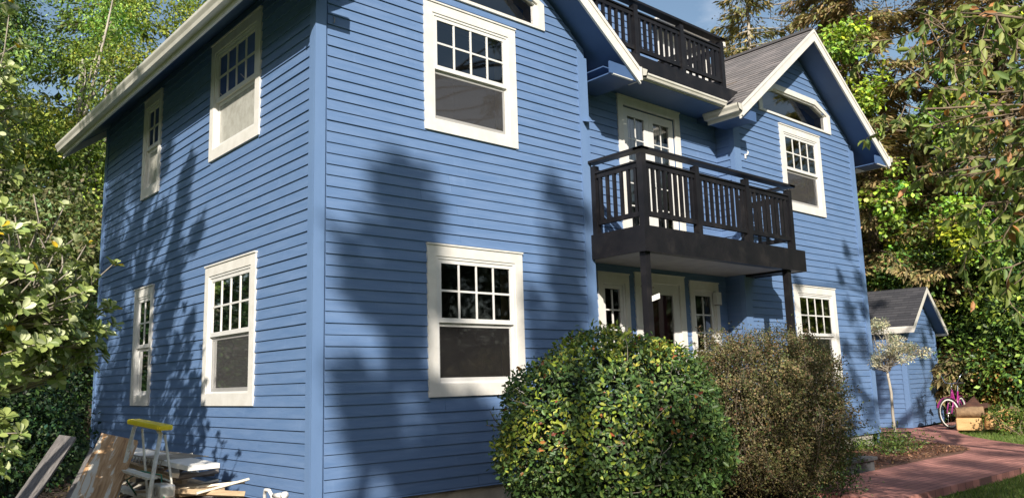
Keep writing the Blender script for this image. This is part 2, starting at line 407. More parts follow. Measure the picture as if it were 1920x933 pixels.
class Frame:
    def __init__(s, F): s.F = F
def add_box(mb, F, a0, a1, z0, z1, n0, n1):
    P = [F(a, z, n) for n in (n0, n1) for z in (z0, z1) for a in (a0, a1)]
    mb.add(P, [(0, 1, 3, 2), (4, 6, 7, 5), (0, 4, 5, 1), (2, 3, 7, 6), (0, 2, 6, 4), (1, 5, 7, 3)])
def frame_ring(mb, F, a0, a1, z0, z1, w, n0, n1, wt=None, wb=None):
    wt = wt or w; wb = wb or w
    add_box(mb, F, a0, a1, z1 - wt, z1, n0, n1); add_box(mb, F, a0, a1, z0, z0 + wb, n0, n1)
    add_box(mb, F, a0, a0 + w, z0 + wb, z1 - wt, n0, n1); add_box(mb, F, a1 - w, a1, z0 + wb, z1 - wt, n0, n1)
def muntins(mb, F, a0, a1, z0, z1, nx, nz, w, n0, n1):
    for i in range(1, nx):
        a = a0 + (a1 - a0) * i / nx; add_box(mb, F, a - w / 2, a + w / 2, z0, z1, n0, n1)
    for j in range(1, nz):
        z = z0 + (z1 - z0) * j / nz; add_box(mb, F, a0, a1, z - w / 2, z + w / 2, n0 + .001, n1 - .001)
def opening(w):
    c = CW if w[1] - w[0] > .9 else .085
    return (w[0] + c, w[1] - c, w[2] + CW + .02, w[3] - CW)
def interior(F, a0, a1, z0, z1, parent, depth=1.3, mat='room_wall', jamb=True):
    m = MB(); n0 = -0.125
    if jamb:
        j = MB(); frame_ring(j, F, a0 - .012, a1 + .012, z0 - .012, z1 + .012, 0.022, -0.20, -0.085)
        j.build('jamb', 'jamb_wood', parent)
        n0 = -0.2
    # deep room behind the opening
    A0, A1, Z0, Z1 = a0 - .35, a1 + .35, z0 - .3, z1 + .25
    q = [(A0, Z0), (A1, Z0), (A1, Z1), (A0, Z1)]
    for k in range(4):
        p0, p1 = q[k], q[(k + 1) % 4]
        m.add([F(*p0, n0), F(*p1, n0), F(*p1, n0 - depth), F(*p0, n0 - depth)], [(0, 1, 2, 3)])
    m.add([F(*p, n0 - depth) for p in q], [(0, 1, 2, 3)])
    # front lip round the hole
    for b in ((A0, a0, Z0, Z1), (a1, A1, Z0, Z1), (a0, a1, Z0, z0), (a0, a1, z1, Z1)):
        m.add([F(b[0], b[2], n0), F(b[1], b[2], n0), F(b[1], b[3], n0), F(b[0], b[3], n0)], [(0, 1, 2, 3)])
    m.build('room_interior', mat, parent, recalc=False)
def casing(name, F, w, label=None):
    cw = opening(w)[0] - w[0]; m = MB(); frame_ring(m, F, w[0], w[1], w[2], w[3], cw, 0.0, 0.032, wt=CW + .001, wb=CW + .02)
    add_box(m, F, w[0] - .008, w[1] + .008, w[3] + .002, w[3] + .02, 0.0, 0.045)      # drip cap
    o = m.build(name, 'white_paint', house)
    if label: o['label'] = label
    return o
def double_hung(w, F, nx=4, nz=2, screen=True, blind=None, label=None, mat='room_wall'):
    c = casing('window', F, w, label)
    a0, a1, z0, z1 = opening(w); z0 -= .02
    m = MB(); frame_ring(m, F, a0, a1, z0, z1, 0.03, -0.07, 0.022, wb=0.03); m.build('window_frame', 'vinyl', c)
    a0 += .029; a1 -= .029; z0 += .029; z1 -= .029
    zm = z0 + (z1 - z0) * 0.505
    m = MB(); frame_ring(m, F, a0, a1, zm - .03, z1, 0.045, -0.02, 0.012, wb=0.05)
    muntins(m, F, a0 + .045, a1 - .045, zm + .02, z1 - .045, nx, nz, 0.022, -0.012, 0.006)
    m.build('upper_sash', 'vinyl', c)
    m = MB(); frame_ring(m, F, a0, a1, z0, zm - .031, 0.04, -0.045, -0.022, wb=0.055); m.build('lower_sash', 'vinyl', c)
    m = MB(); P = [F(a0 + .04, zm + .01, -.002), F(a1 - .04, zm + .01, -.002), F(a1 - .04, z1 - .04, -.002), F(a0 + .04, z1 - .04, -.002)]
    m.add(P, [(0, 1, 2, 3)]); m.build('pane', 'glass', c, recalc=False)
    m = MB(); P = [F(a0 + .03, z0 + .04, -.03), F(a1 - .03, z0 + .04, -.03), F(a1 - .03, zm - .02, -.03), F(a0 + .03, zm - .02, -.03)]
    m.add(P, [(0, 1, 2, 3)]); m.build('pane', 'frosted' if blind else 'glass', c, recalc=False)
    if screen:
        m = MB(); m.add([F(a0 + .008, z0 + .008, -.019), F(a1 - .008, z0 + .008, -.019), F(a1 - .008, zm - .031, -.019), F(a0 + .008, zm - .031, -.019)], [(0, 1, 2, 3)])
        m.build('insect_screen', 'dark_mesh' if mat == 'room_dark' else 'insect_mesh', c, recalc=False)
        m = MB(); frame_ring(m, F, a0 + .001, a1 - .001, z0 + .001, zm - .032, .012, -.0215, -.0185); m.build('screen_frame', 'vinyl', c)
    if blind:
        m = MB()
        zb, zt = (z0 + .03, zm) if blind == 'half' else (z0 + .03, z1 - .03)
        z = zb
        while z < zt:
            m.add([F(a0 + .01, z, -.085), F(a1 - .01, z, -.085), F(a1 - .01, z + .03, -.07), F(a0 + .01, z + .03, -.07)], [(0, 1, 2, 3)]); z += .026
        m.build('blind', 'blind', c, recalc=False)
    interior(F, a0, a1, z0, z1, c, mat=mat)
    return c

W1 = (1.31, 2.685, 4.145, 5.66); W2 = (1.32, 2.69, 1.235, 2.855)
W3 = (8.82, 10.205, 4.155, 5.66); W4 = (8.85, 10.257, 1.215, 2.843)
L1 = (1.265, 2.70, 4.155, 5.655); L2 = (1.265, 2.68, 1.2, 2.83)
S1 = (4.53, 5.29, 4.16, 5.655); S2 = (4.555, 5.345, 1.2, 2.83)
SD1 = (4.36, 5.0, 1.35, 2.795); SD2 = (6.40, 7.14, 1.35, 2.795); DR = (5.128, 6.268, 0.55, 2.838)
FD = (4.95, 6.405, 3.2, 5.43)
BASE = 0.27
F0 = FY(0); FR = FY(REC); FL = FX(0)

def arch_poly(cx, d=0.0):
    return [(cx - 1.23 + d, 5.80 + d * .33), (cx + 1.23 - d, 5.80 + d * .33), (cx + 1.23 - d, 6.16 - d * .2), (cx + .74 - d * .35, 6.38 - d * .85), (cx - .74 + d * .35, 6.38 - d * .85), (cx - 1.23 + d, 6.16 - d * .2)]
def arch_window(cx, label):
    po, pi = arch_poly(cx), arch_poly(cx, CW)
    m = MB(); n = 6
    for k in range(n):
        a, b, c, d = po[k], po[(k + 1) % n], pi[(k + 1) % n], pi[k]
        P = [F0(*q, nn) for nn in (0.0, 0.034) for q in (a, b, c, d)]
        m.add(P, [(0, 1, 2, 3), (7, 6, 5, 4), (0, 4, 5, 1), (1, 5, 6, 2), (2, 6, 7, 3), (3, 7, 4, 0)])
    o = m.build('gable_window', 'white_paint', house); o['label'] = label
    p2 = arch_poly(cx, CW + .03)
    m = MB()
    for k in range(n):
        a, b, c, d = pi[k], pi[(k + 1) % n], p2[(k + 1) % n], p2[k]
        P = [F0(*q, nn) for nn in (-.08, 0.006) for q in (a, b, c, d)]
        m.add(P, [(0, 1, 2, 3), (7, 6, 5, 4), (0, 4, 5, 1), (1, 5, 6, 2), (2, 6, 7, 3), (3, 7, 4, 0)])
    m.build('window_frame', 'vinyl', o)
    m = MB(); m.add([F0(*q, -.03) for q in p2], [tuple(range(n))]); m.build('pane', 'glass', o, recalc=False)
    m = MB(); p3 = arch_poly(cx, CW + .04)
    for k in range(n):
        a, b = p3[k], p3[(k + 1) % n]
        m.add([F0(*a, -.08), F0(*b, -.08), F0(*b, -.2), F0(*a, -.2)], [(0, 1, 2, 3)])
    m.build('jamb', 'jamb_wood', o, recalc=False)
    m = MB(); q = [(cx - 1.5, 5.5), (cx + 1.5, 5.5), (cx + 1.5, 6.3), (cx + .7, 6.55), (cx - .7, 6.55), (cx - 1.5, 6.3)]
    for k in range(6):
        a, b = q[k], q[(k + 1) % 6]; m.add([F0(*a, -.2), F0(*b, -.2), F0(*b, -1.6), F0(*a, -1.6)], [(0, 1, 2, 3)])
    m.add([F0(*a, -1.6) for a in q], [tuple(range(6))]); m.build('room_interior', 'room_wall', o, recalc=False)

# siding of each wall face -----------------------------------------------------------
def side_wall(name, F, A, O, Nn, z0, z1, a0, a1, opens, lim=None, sheet=True, ztop=None):
    m = MB(); zz = ztop or z1
    lapped(m, O, A, (0, 0, 1), Nn, siding_rows(z0, zz, lim or (lambda z: (a0, a1)), [(o[0] + .02, o[1] - .02, o[2] + .02, o[3] - .02) for o in opens]), LAP, 0.018)
    o = m.build(name, 'blue_paint', house)
    return o
holes = lambda ws: [opening(w) for w in ws]
arch_cut = lambda cx: [(cx - 1.21, cx + 1.21, 5.83, 6.1), (cx - 1.0, cx + 1.0, 6.1, 6.23), (cx - .75, cx + .75, 6.23, 6.32)]
def rectw(w): return (w[0], w[1], w[2], w[3])
side_wall('wall', F0, (1, 0, 0), (0, -.001, 0), (0, -1, 0), BASE, 7.2, 0.115, LW1 - .15, [rectw(W1), rectw(W2)] + arch_cut(AX_L),
          lambda z: (max(0.115, gable(AX_L, 9)(z)[0]), min(LW1 - .15, gable(AX_L, 9)(z)[1])))
side_wall('wall', F0, (1, 0, 0), (0, -.001, 0), (0, -1, 0), BASE, 7.2, RW0 + .16, RW1 - .15, [rectw(W3), rectw(W4)] + arch_cut(AX_R),
          lambda z: (max(RW0 + .16, gable(AX_R, 9)(z)[0]), min(RW1 - .15, gable(AX_R, 9)(z)[1])))
side_wall('wall', FL, (0, 1, 0), (-.001, 0, 0), (-1, 0, 0), BASE, 5.80, .095, BACK - .1, [rectw(w) for w in (L1, L2, S1, S2)])
side_wall('wall', FR, (1, 0, 0), (0, REC - .001, 0), (0, -1, 0), .5, 5.66, LW1, RW0, [rectw(w) for w in (SD1, SD2, DR, FD)])
side_wall('wall', FX(RW0), (0, 1, 0), (RW0 - .001, 0, 0), (-1, 0, 0), .5, 5.4, .05, REC, [])
# sheathing with the real window holes
m = MB()
wall_sheet(m, F0, 0, LW1, BASE + .01, 5.47, holes([W1, W2]))
wall_sheet(m, F0, RW0, RW1, BASE + .01, 5.47, holes([W3, W4]))
wall_sheet(m, FL, 0, BACK, BASE + .01, 5.78, holes([L1, L2, S1, S2]))
wall_sheet(m, FR, LW1, RW0, .05, 5.66, holes([SD1, SD2, DR, FD]))
for cx, a, b in ((AX_L, 0, LW1), (AX_R, RW0, RW1)):           # gable triangles round the arched window
    po = arch_poly(cx, CW)
    g = [(a, 5.47), (b, 5.47), (b, PK - .16 - SL * (b - cx)), (cx, PK - .16), (a, PK - .16 - SL * (cx - a))]
    for q in ([g[0], g[1], po[1], po[0]], [g[1], g[2], po[2], po[1]], [g[2], g[3], po[3], po[2]], [g[3], po[4], po[3]], [g[3], g[4], po[5], po[4]], [g[4], g[0], po[0], po[5]]):
        m.add([F0(*p, 0) for p in q], [tuple(range(len(q)))])
m.add([(RW0, 0, .05), (RW0, REC, .05), (RW0, REC, 5.5), (RW0, 0, 5.5)], [(0, 1, 2, 3)])
m.add([(LW1, 0, .05), (LW1, REC, .05), (LW1, REC, 5.5), (LW1, 0, 5.5)], [(0, 1, 2, 3)])
m.add([(RW1, 0, .05), (RW1, BACK, .05), (RW1, BACK, 5.78), (RW1, 0, 5.78)], [(0, 1, 2, 3)])
m.add([(0, BACK, .05), (RW1, BACK, .05), (RW1, BACK, 7.0), (0, BACK, 5.5)], [(0, 1, 2, 3)])
m.build('wall_sheathing', 'blue_trim', house, recalc=False)
# corner boards
for nm, bx in (('f', [(-.027, .092, -.028, .0, BASE, 5.5), (-.028, -.0005, -.0005, .095, BASE, 5.76)]),
               ('l', [(LW1 - .15, LW1 + .018, -.028, 0, BASE, 5.62), (LW1 + .001, LW1 + .018, .001, REC - .02, BASE, 5.6)]),
               ('r', [(RW0 - .018, RW0 + .16, -.028, 0, BASE, 5.62), (RW0 - .019, RW0 - .001, .001, .06, BASE, 5.45)]),
               ('e', [(RW1 - .15, RW1 + .018, -.028, 0, BASE, 5.62), (RW1 + .001, RW1 + .019, .001, BACK, BASE, 5.5)]),
               ('b', [(-.028, -.001, BACK - .1, BACK + .02, BASE, 5.76)])):
    for b in bx:
        m = MB(); m.box(*b); m.build('corner_board', 'blue_trim', house)
m = MB(); m.box(0.03, LW1 - .03, .03, .2, -.1, BASE + .02); m.box(.03, .2, .03, BACK - .03, -.1, BASE + .02); m.build('foundation', 'concrete', house); m = MB(); m.box(RW0 + .02, RW1 - .03, .03, .2, -.1, BASE + .02); m.box(RW1 - .2, RW1 - .03, .03, BACK - .03, -.1, BASE + .02)
m.build('foundation', 'concrete', house)

double_hung(W1, F0, label='upper window of the near gable, four by two panes above a dark screen')
double_hung(W2, F0, label='lower window of the near gable, half shaded, tree reflections in its panes', mat='room_dark')
double_hung(W3, F0, label='upper window of the far gable beyond the balcony')
double_hung(W4, F0, mat='room_dark', label='lower window of the far gable behind the black post')
double_hung(L1, FL, blind='half', screen=False, label='upper side window with a pale blind in its lower half')
double_hung(L2, FL, mat='room_wall', label='lower side window with a grey screen')
double_hung(S1, FL, nx=2, label='narrow upper window under the side eave', blind='half', screen=False)
double_hung(S2, FL, nx=2, screen=False, mat='room_dark', label='narrow lower window on the side wall')
arch_window(AX_L, 'polygonal window in the peak of the near gable')
arch_window(AX_R, 'polygonal window in the peak of the far gable')

# porch sidelights
for w in (SD1, SD2):
    c = casing('sidelight', FR, w, None)
    a0, a1, z0, z1 = opening(w)
    m = MB(); frame_ring(m, FR, a0, a1, z0 - .02, z1, .03, -.06, .01); muntins(m, FR, a0 + .09, a1 - .09, z0, z1 - .1, 2, 4, .02, -.03, -.012)
    frame_ring(m, FR, a0 + .032, a1 - .032, z0 + .01, z1 - .032, .05, -.045, -.005); m.build('sash', 'vinyl', c)
    m = MB(); m.add([FR(a0, z0, -.025), FR(a1, z0, -.025), FR(a1, z1, -.025), FR(a0, z1, -.025)], [(0, 1, 2, 3)]); m.build('pane', 'glass', c, recalc=False)
    interior(FR, a0, a1, z0, z1, c, mat='room_dark', jamb=False)
# front door
c = casing('front_door', FR, DR, 'white glazed storm door over a dark red door')
a0, a1, z0, z1 = opening(DR); z0 = .56
m = MB(); frame_ring(m, FR, a0, a1, z0, z1, .14, -.04, 0.0, wt=.16, wb=.25); add_box(m, FR, a0 + .14, a1 - .14, 1.18, 1.26, -.039, -.001); m.build('storm_door', 'vinyl', c)
m = MB(); m.add([FR(a0 + .1, z0 + .2, -.02), FR(a1 - .1, z0 + .2, -.02), FR(a1 - .1, z1 - .1, -.02), FR(a0 + .1, z1 - .1, -.02)], [(0, 1, 2, 3)]); m.build('pane', 'glass', c, recalc=False)
m = MB(); add_box(m, FR, a0, a1, z0, z1, -.14, -.1)
for i in range(2):
    for j in range(3):
        add_box(m, FR, a0 + .18 + i * .33, a0 + .44 + i * .33, z0 + .3 + j * .58, z0 + .78 + j * .58, -.1, -.09)
m.build('inner_door', 'red_door', c)
m = MB(); m.tube([FR(a0 + .07, 1.55, 0.001), FR(a0 + .07, 1.55, .05), FR(a0 + .13, 1.55, .055)], .009); m.build('door_handle', 'chrome', c)
m = MB(); m.tube([FR(a0 + .02, z1 - .06, .01), FR(a0 + .3, z1 - .065, .02)], .012); m.build('door_closer', 'bare_steel', c)
# french doors on the balcony
c = casing('french_door', FR, FD, 'white french doors opening onto the black balcony')
a0, a1, z0, z1 = opening(FD); z0 = 3.25; am = (a0 + a1) / 2
for k, (b0, b1) in enumerate(((a0 + .02, am - .004), (am + .004, a1 - .02))):
    m = MB(); frame_ring(m, FR, b0, b1, z0, z1 - .02, .105, -.05, -.008, wt=.12, wb=.25)
    muntins(m, FR, b0 + .105, b1 - .105, z0 + .25, z1 - .14, 2, 5, .018, -.03, -.02); d = m.build('door_leaf', 'vinyl', c)
m = MB(); m.add([FR(a0, z0, -.026), FR(a1, z0, -.026), FR(a1, z1, -.026), FR(a0, z1, -.026)], [(0, 1, 2, 3)]); m.build('pane', 'glass', c, recalc=False)
m = MB(); m.tube([FR(am + .04, 4.2, 0), FR(am + .04, 4.2, .045), FR(am + .12, 4.2, .05)], .009); m.build('door_handle', 'chrome', c)
interior(FR, a0, a1, z0, z1, c, mat='room_wall', jamb=False)
m = MB()
for k in range(24):
    x = a0 + .12 + k * .04
    m.add([FR(x, z0, -.09 - .02 * (k % 2)), FR(x + .03, z0, -.09 - .02 * ((k + 1) % 2)), FR(x + .03, z1, -.09 - .02 * ((k + 1) % 2)), FR(x, z1, -.09 - .02 * (k % 2))], [(0, 1, 2, 3)])
m.build('curtain', 'curtain', c, recalc=False)
# porch lamp
m = MB(); m.box(7.0, 7.12, REC - .09, REC - .015, 2.47, 2.66); o = m.build('wall_lamp', 'lamp_cover', house)
m = MB(); m.box(7.015, 7.105, REC - .095, REC - .02, 2.455, 2.4695); m.build('lamp_base', 'bare_steel', o)
# small fixtures
m = MB(); m.tube([(7.68, -.02, 4.9), (7.68, -.06, 4.905), (7.69, -.075, 4.94), (7.67, -.08, 4.96)], [.013, .012, .016, .008]); m.tube([(7.68, -.026, 4.92), (7.68, -.026, 4.85)], .014)
m.build('hook', 'white_plastic', house)
m = MB(); m.tube([(.18, -.012, 5.12), (.18, -.04, 5.09), (.18, -.035, 5.05), (.18, -.015, 5.06)], .005); m.build('hook', 'bare_steel', house)
m = MB(); m.prism([(3.84, -.02, 4.73), (3.97, -.02, 4.76), (3.97, -.13, 4.72), (3.84, -.13, 4.69)], (0, 0, .008)); m.build('wall_bracket', 'blue_trim', house)

# roofs ------------------------------------------------------------------------------
def roof(cx, y0, y1, half, pk, name_mat='shingle', e=0.125, th=.10, parent=house, barge=.22, both=True, under='soffit_shade_blue', gut=True, slope=SL, gx=(1, 1), gy=(None, None)):
    Ls = math.hypot(half, half * slope); ca = 1 / math.hypot(1, slope); sa = slope * ca
    m = MB()
    for sg in (-1, 1):
        U = Vector((-sg * ca, 0, sa)); Nn = Vector((sg * sa, 0, ca)); O = Vector((cx + sg * half, y0, pk - half * slope))
        rows = []; s = 0
        while s < Ls - .01: rows.append((s, min(s + e, Ls), [(0, y1 - y0, 0, y1 - y0)])); s += e
        lapped(m, O, (0, 1, 0), U, Nn, rows, e, .012, .0015)
    m.box(cx - .09, cx + .09, y0, y1, pk - .03, pk + .012)
    r = m.build('roof', name_mat, parent)
    m = MB()
    for sg in (-1, 1):     # deck underside
        a = Vector((cx + sg * half, 0, pk - half * slope - .002)); b = Vector((cx, 0, pk - .002)); dn = Vector((0, 0, -th))
        P = [a, b, b + dn, a + dn]
        m.prism([(p.x, y0 + .03, p.z) for p in P], (0, y1 - y0 - .06, 0))
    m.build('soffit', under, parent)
    for yy, o_ in ((y0, -1), (y1, 1)) if both else ((y0, -1),):
        m = MB()
        for sg in (-1, 1):
            a = Vector((cx + sg * half, yy, pk - half * slope)); b = Vector((cx, yy, pk)); dz = Vector((0, 0, -barge)); up = Vector((0, 0, -.004))
            m.prism([a + up, b + up, b + dz, a + dz], (0, -o_ * .03, 0))
            m.prism([a + up, b + up, b + Vector((0, 0, -.06)), a + Vector((0, 0, -.06))], (0, o_ * .014, 0))
        m.build('barge_board', 'white_paint', parent)
    return r
def gutter(x, z, y0, y1, sg, parent=house, fascia=True, mat='gutter_metal', w=.125, h=.12, slopez=0):
    """K-profile gutter running along Y; sg = outward X sign; x = fascia face"""
    prof = [(0, 0), (.7 * w, 0), (.78 * w, .35 * h), (.95 * w, .62 * h), (1.0 * w, .72 * h), (1.0 * w, h), (.9 * w, h), (.88 * w, .9 * h), (.68 * w, .3 * h), (.1 * w, .12 * h), (.05 * w, h), (0, h)]
    m = MB(); m.prism([(x + sg * a, y0, z + b) for a, b in prof], (0, y1 - y0, 0))
    for yy in (y0, y1):
        m.prism([(x + sg * a, yy, z + b) for a, b in prof[:7] + [(0, h)]], (0, .004 if yy == y0 else -.004, 0))
    k = y0 + .4
    while k < y1: m.tube([(x + sg * w, k, z + h - .01), (x, k, z + h - .01)], .005, 6); k += .75
    g = m.build('gutter', mat, parent)
    if fascia:
        f = MB(); f.box(min(x, x - sg * .025), max(x, x - sg * .025), y0, y1, z - .055, z + h + .01); f.build('fascia', 'white_paint', parent)
    return g
HALF = 2.55
roof(AX_L, -.49, 7.64, HALF, PK)
roof(AX_R, -.49, 7.64, HALF, PK)
EZ = PK - HALF * SL        # 5.47 eave top
gutter(AX_L - HALF - .001, EZ - .12, -.52, 7.66, -1)
gutter(AX_R + HALF + .001, EZ - .12, -.52, 7.66, 1)
gutter(AX_L + HALF + .001, EZ - .12, -.52, -.28, 1)
gutter(AX_R - HALF - .001, EZ - .12, -.52, .12, -1)
# eave soffits (flat, blue) with the boxed returns at the gable ends
for a, b, y1 in ((AX_L - HALF + .03, -.03, -.02), (LW1 + .03, AX_L + HALF - .03, REC - .02), (RW1 + .03, AX_R + HALF - .03, -.02), (AX_R - HALF + .03, RW0 - .03, .1)):
    m = MB(); m.box(a, b, -.45, y1, EZ - .175, EZ - .16); m.build('eave_soffit', 'soffit_shade_blue', house)
for a, b, sg in ((AX_L - HALF + .03, 0, -1), (LW1, AX_L + HALF - .03, 1), (RW1, AX_R + HALF - .03, 1), (AX_R - HALF + .03, RW0, -1)):
    m = MB(); m.box(a, b, -.452, -.43, EZ - .18, EZ - .02); m.build('eave_return', 'soffit_shade_blue', house)
for b in [(LW1 + .06, AX_L + HALF - .13, -.455, -.42), (RW1 + .06, AX_R + HALF - .03, -.455, -.42)]:
    m = MB(); m.box(*b, EZ - .188, EZ - .1765); m.build('soffit_trim_and_lit_edge', 'white_paint', house)
for k in range(9):      # white strips put in for the lit edges of the soffit boards
    m = MB(); sz = lambda x: PK - .104 - SL * (AX_L - x)
    m.bar((AX_L - HALF + .03, .55 + k * .78, sz(AX_L - HALF + .03)), (AX_L - HALF + .15, .55 + k * .78, sz(AX_L - HALF + .15)), .014, .006); m.build('soffit_trim_and_lit_edge', 'white_paint', house)
# centre section: low roof, gutter and upper deck
m = MB(); m.box(LW1 + .1, RW0 - .02, -.25, REC + .1, 5.455, 5.47); m.build('eave_soffit', 'soffit_shade_blue', house)
m = MB(); m.box(AX_L + HALF + .13, AX_R - HALF - .13, -.26, -.24, 5.46, 5.53); 
prof = [(0, 0), (.05, 0), (.06, .03), (.075, .045), (.075, .07), (.06, .07), (.02, .01), (0, .07)]
m.prism([(AX_L + HALF + .12, -.261 - a, 5.475 + b) for a, b in prof], (2.15, 0, 0)); m.build('gutter', 'gutter_metal', house)

udeck = MB()
udeck.box(4.5, 6.86, -.3, 3.0, 5.60, 5.72); 
udeck.add([(4.56, -.33, 5.545), (6.83, -.33, 5.545), (7.12, -.33, 5.765), (4.3, -.33, 5.765), (4.56, -.301, 5.545), (6.83, -.301, 5.545), (7.12, -.301, 5.765), (4.3, -.301, 5.765)],
          [(0, 1, 2, 3), (4, 5, 6, 7), (0, 1, 5, 4), (1, 2, 6, 5), (2, 3, 7, 6), (3, 0, 4, 7)])
ud = udeck.build('upper_deck', 'black_paint', house); ud['label'] = 'black roof deck between the two gables'
def railing(parent, pts_posts, z0, zt, y_or_dir, nb, posts=True, post_ext=0.0, skip_first=False):
    """posts at pts (x,y); straight runs between; z0 deck top, zt top of rail"""
    pv = [Vector((p[0], p[1], 0)) for p in pts_posts]
    for i, p in enumerate(pv):
        if i == 0 and skip_first: continue
        m = MB(); m.box(p.x - .043, p.x + .043, p.y - .043, p.y + .043, z0 - post_ext, zt - .04)
        m.build('post', 'black_paint', parent)
    for i in range(len(pv) - 1):
        a, b = pv[i], pv[i + 1]; d = (b - a).normalized(); a2 = a + d * .043; b2 = b - d * .043
        m = MB(); z = Vector((0, 0, 1))
        m.bar(a2 + z * (zt - .17), b2 + z * (zt - .17), .045, .075); m.bar(a2 + z * (zt - .135), b2 + z * (zt - .135), .085, .02)
        m.bar(a2 + z * (z0 + .16), b2 + z * (z0 + .16), .045, .06)
        n = nb[i]
        for k in range(n):
            q = a2.lerp(b2, (k + .5) / n); w = .038
            m.bar(q + z * (z0 + .18), q + z * (zt - .2), w, w, up=(d.x, d.y, 0))
        m.build('baluster_panel', 'black_paint', parent)
    return pv
def cap_rail(parent, pts, zt, w=.14, h=.035):
    m = MB()
    for i in range(len(pts) - 1):
        a, b = Vector((*pts[i], zt - h / 2 + i * .0008)), Vector((*pts[i + 1], zt - h / 2 + i * .0008)); d = (b - a).normalized()
        m.bar(a - d * (w / 2 if i else .03), b + d * w / 2, w, h)
    m.build('top_rail', 'black_paint', parent)
railing(ud, [(4.72, -.27), (5.77, -.27), (6.79, -.27)], 5.72, 6.555, None, [8, 8])
m = MB(); m.box(3.65, 3.75, -.32, -.22, 6.12, 6.515); m.build('post', 'black_paint', ud)
m = MB(); m.bar((3.75, -.27, 6.385), (4.67, -.27, 6.385), .045, .075); m.bar((3.75, -.27, 6.42), (4.67, -.27, 6.42), .085, .02); m.bar((4.36, -.27, 5.88), (4.67, -.27, 5.88), .045, .06)
for k in range(7):
    x = 3.75 + .92 * (k + .5) / 7; m.bar((x, -.27, max(5.9, PK - SL * (x - AX_L) + .03)), (x, -.27, 6.355), .038)
m.build('baluster_panel', 'black_paint', ud)
railing(ud, [(6.79, -.27), (6.79, .75), (6.79, 1.75)], 5.72, 6.555, None, [8, 8], skip_first=True)
cap_rail(ud, [(3.66, -.27), (6.79, -.27), (6.79, 1.8)], 6.575)

# dormer behind the deck
dz = 7.2
m = MB(); lapped(m, (0, .9, 0), (1, 0, 0), (0, 0, 1), (0, -1, 0), siding_rows(5.72, dz, lambda z: (4.3, 6.75), []), LAP, .018); 
m.box(4.3, 8.15, .901, 1.1, 5.5, dz); o = m.build('dormer_wall', 'blue_paint', house)
FDm = FY(.9)
for a, b in ((6.75, 7.42), (7.44, 8.12)):
    m = MB(); frame_ring(m, FDm, a, b, 5.75, dz - .06, .1, .0, .03); c = m.build('deck_door', 'white_paint', house)
    m = MB(); m.add([FDm(a + .1, 5.85, .012), FDm(b - .1, 5.85, .012), FDm(b - .1, dz - .16, .012), FDm(a + .1, dz - .16, .012)], [(0, 1, 2, 3)]); m.build('pane', 'curtain', c, recalc=False)  # matte pale pane, the bright sky reflection is put into its colour
m = MB(); m.box(6.5, 8.25, .62, .9, dz - .02, dz + .02); m.box(6.45, 8.3, .58, .62, dz - .06, dz + .02); m.build('fascia', 'white_paint', house)
m = MB(); m.box(4.3, 7.6, 2.2, 7.0, 5.5, 7.0); m.build('dormer_wall', 'blue_trim', house)
m = MB()
m.prism([(3.2, 1.6, 7.6), (6.15, 1.6, 7.6), (4.68, 1.6, 8.9)], (0, 5.2, 0)); m.build('roof', 'shingle', house)
m = MB()
for sg in (-1, 1):
    m.prism([(4.68, 1.57, 8.95), (4.68 + sg * 1.6, 1.57, 7.56), (4.68 + sg * 1.6, 1.57, 7.34), (4.68, 1.57, 8.7)], (0, -.04, 0))
m.build('barge_board', 'white_paint', house)
m = MB(); lapped(m, (0, 1.9, 0), (1, 0, 0), (0, 0, 1), (0, -1, 0), siding_rows(7.0, 8.6, lambda z: (4.68 - max(0, (8.65 - z) * 1.1), 4.68 + max(0, (8.65 - z) * 1.1)) if z > 7.35 else (3.3, 6.1), []), LAP, .018)
m.box(3.3, 6.1, 1.901, 2.1, 5.6, 7.6); m.build('dormer_wall', 'blue_paint', house)
# low main roof behind
m = MB(); m.prism([(3.9, 3.0, 5.6), (3.9, 5.0, 7.2), (3.9, 7.6, 5.4)], (3.6, 0, 0)); m.build('roof', 'shingle', house)

# first-floor balcony ------------------------------------------------------------------
bal = MB(); bal.box(3.93, 7.66, -.87, REC - .03, 2.96, 3.2); b = bal.build('balcony', 'black_paint', house); b['label'] = 'black balcony over the front door'
m = MB(); m.box(3.905, 7.70, -.905, -.873, 2.885, 3.205); m.box(3.905, 3.935, -.872, -.03, 2.885, 3.205); m.box(7.665, 7.695, -.872, -.03, 2.885, 3.205)
m.box(3.90, 3.955, -.915, -.86, 2.88, 3.208); m.build('fascia_board', 'black_paint', b)
m = MB(); m.box(3.94, 7.66, -.86, REC - .03, 2.925, 2.945); c_ = m.build('ceiling', 'porch_ceiling', b)
m = MB()
for k in range(3): m.box(4.85 + k * .93, 4.88 + k * .93, -.73, REC - .04, 2.92, 2.9245)
m.build('ceiling_batten', 'porch_ceiling', c_) if False else None
m = MB(); m.box(7.42, 7.62, -.86, -.02, 2.89, 2.923); m.box(3.95, 7.65, -.86, -.74, 2.90, 2.923); m.build('beam', 'black_paint', b)
for x, z0 in ((4.0, .1), (7.27, .1)):
    m = MB(); m.box(x - .045, x + .045, -.86, -.77, z0, 2.899); m.build('post', 'black_paint', b)
railing(b, [(3.99, -.06), (3.985, -.85)], 3.205, 4.16, None, [6])
railing(b, [(3.985, -.85), (5.085, -.85), (6.27, -.85), (7.42, -.85)], 3.205, 4.16, None, [9, 9, 9], skip_first=True)
railing(b, [(7.42, -.85), (7.42, -.08)], 3.205, 4.16, None, [5], skip_first=True)
cap_rail(b, [(3.975, -.03), (3.975, -.86), (7.45, -.86), (7.45, -.03)], 4.19)
m = MB(); m.prism([(4.03, -.862, 2.28), (4.16, -.875, 2.32), (4.16, -.875, 2.385), (4.03, -.862, 2.345)], (0, -.006, 0)); m.build('number_plate', 'white_plastic', b)
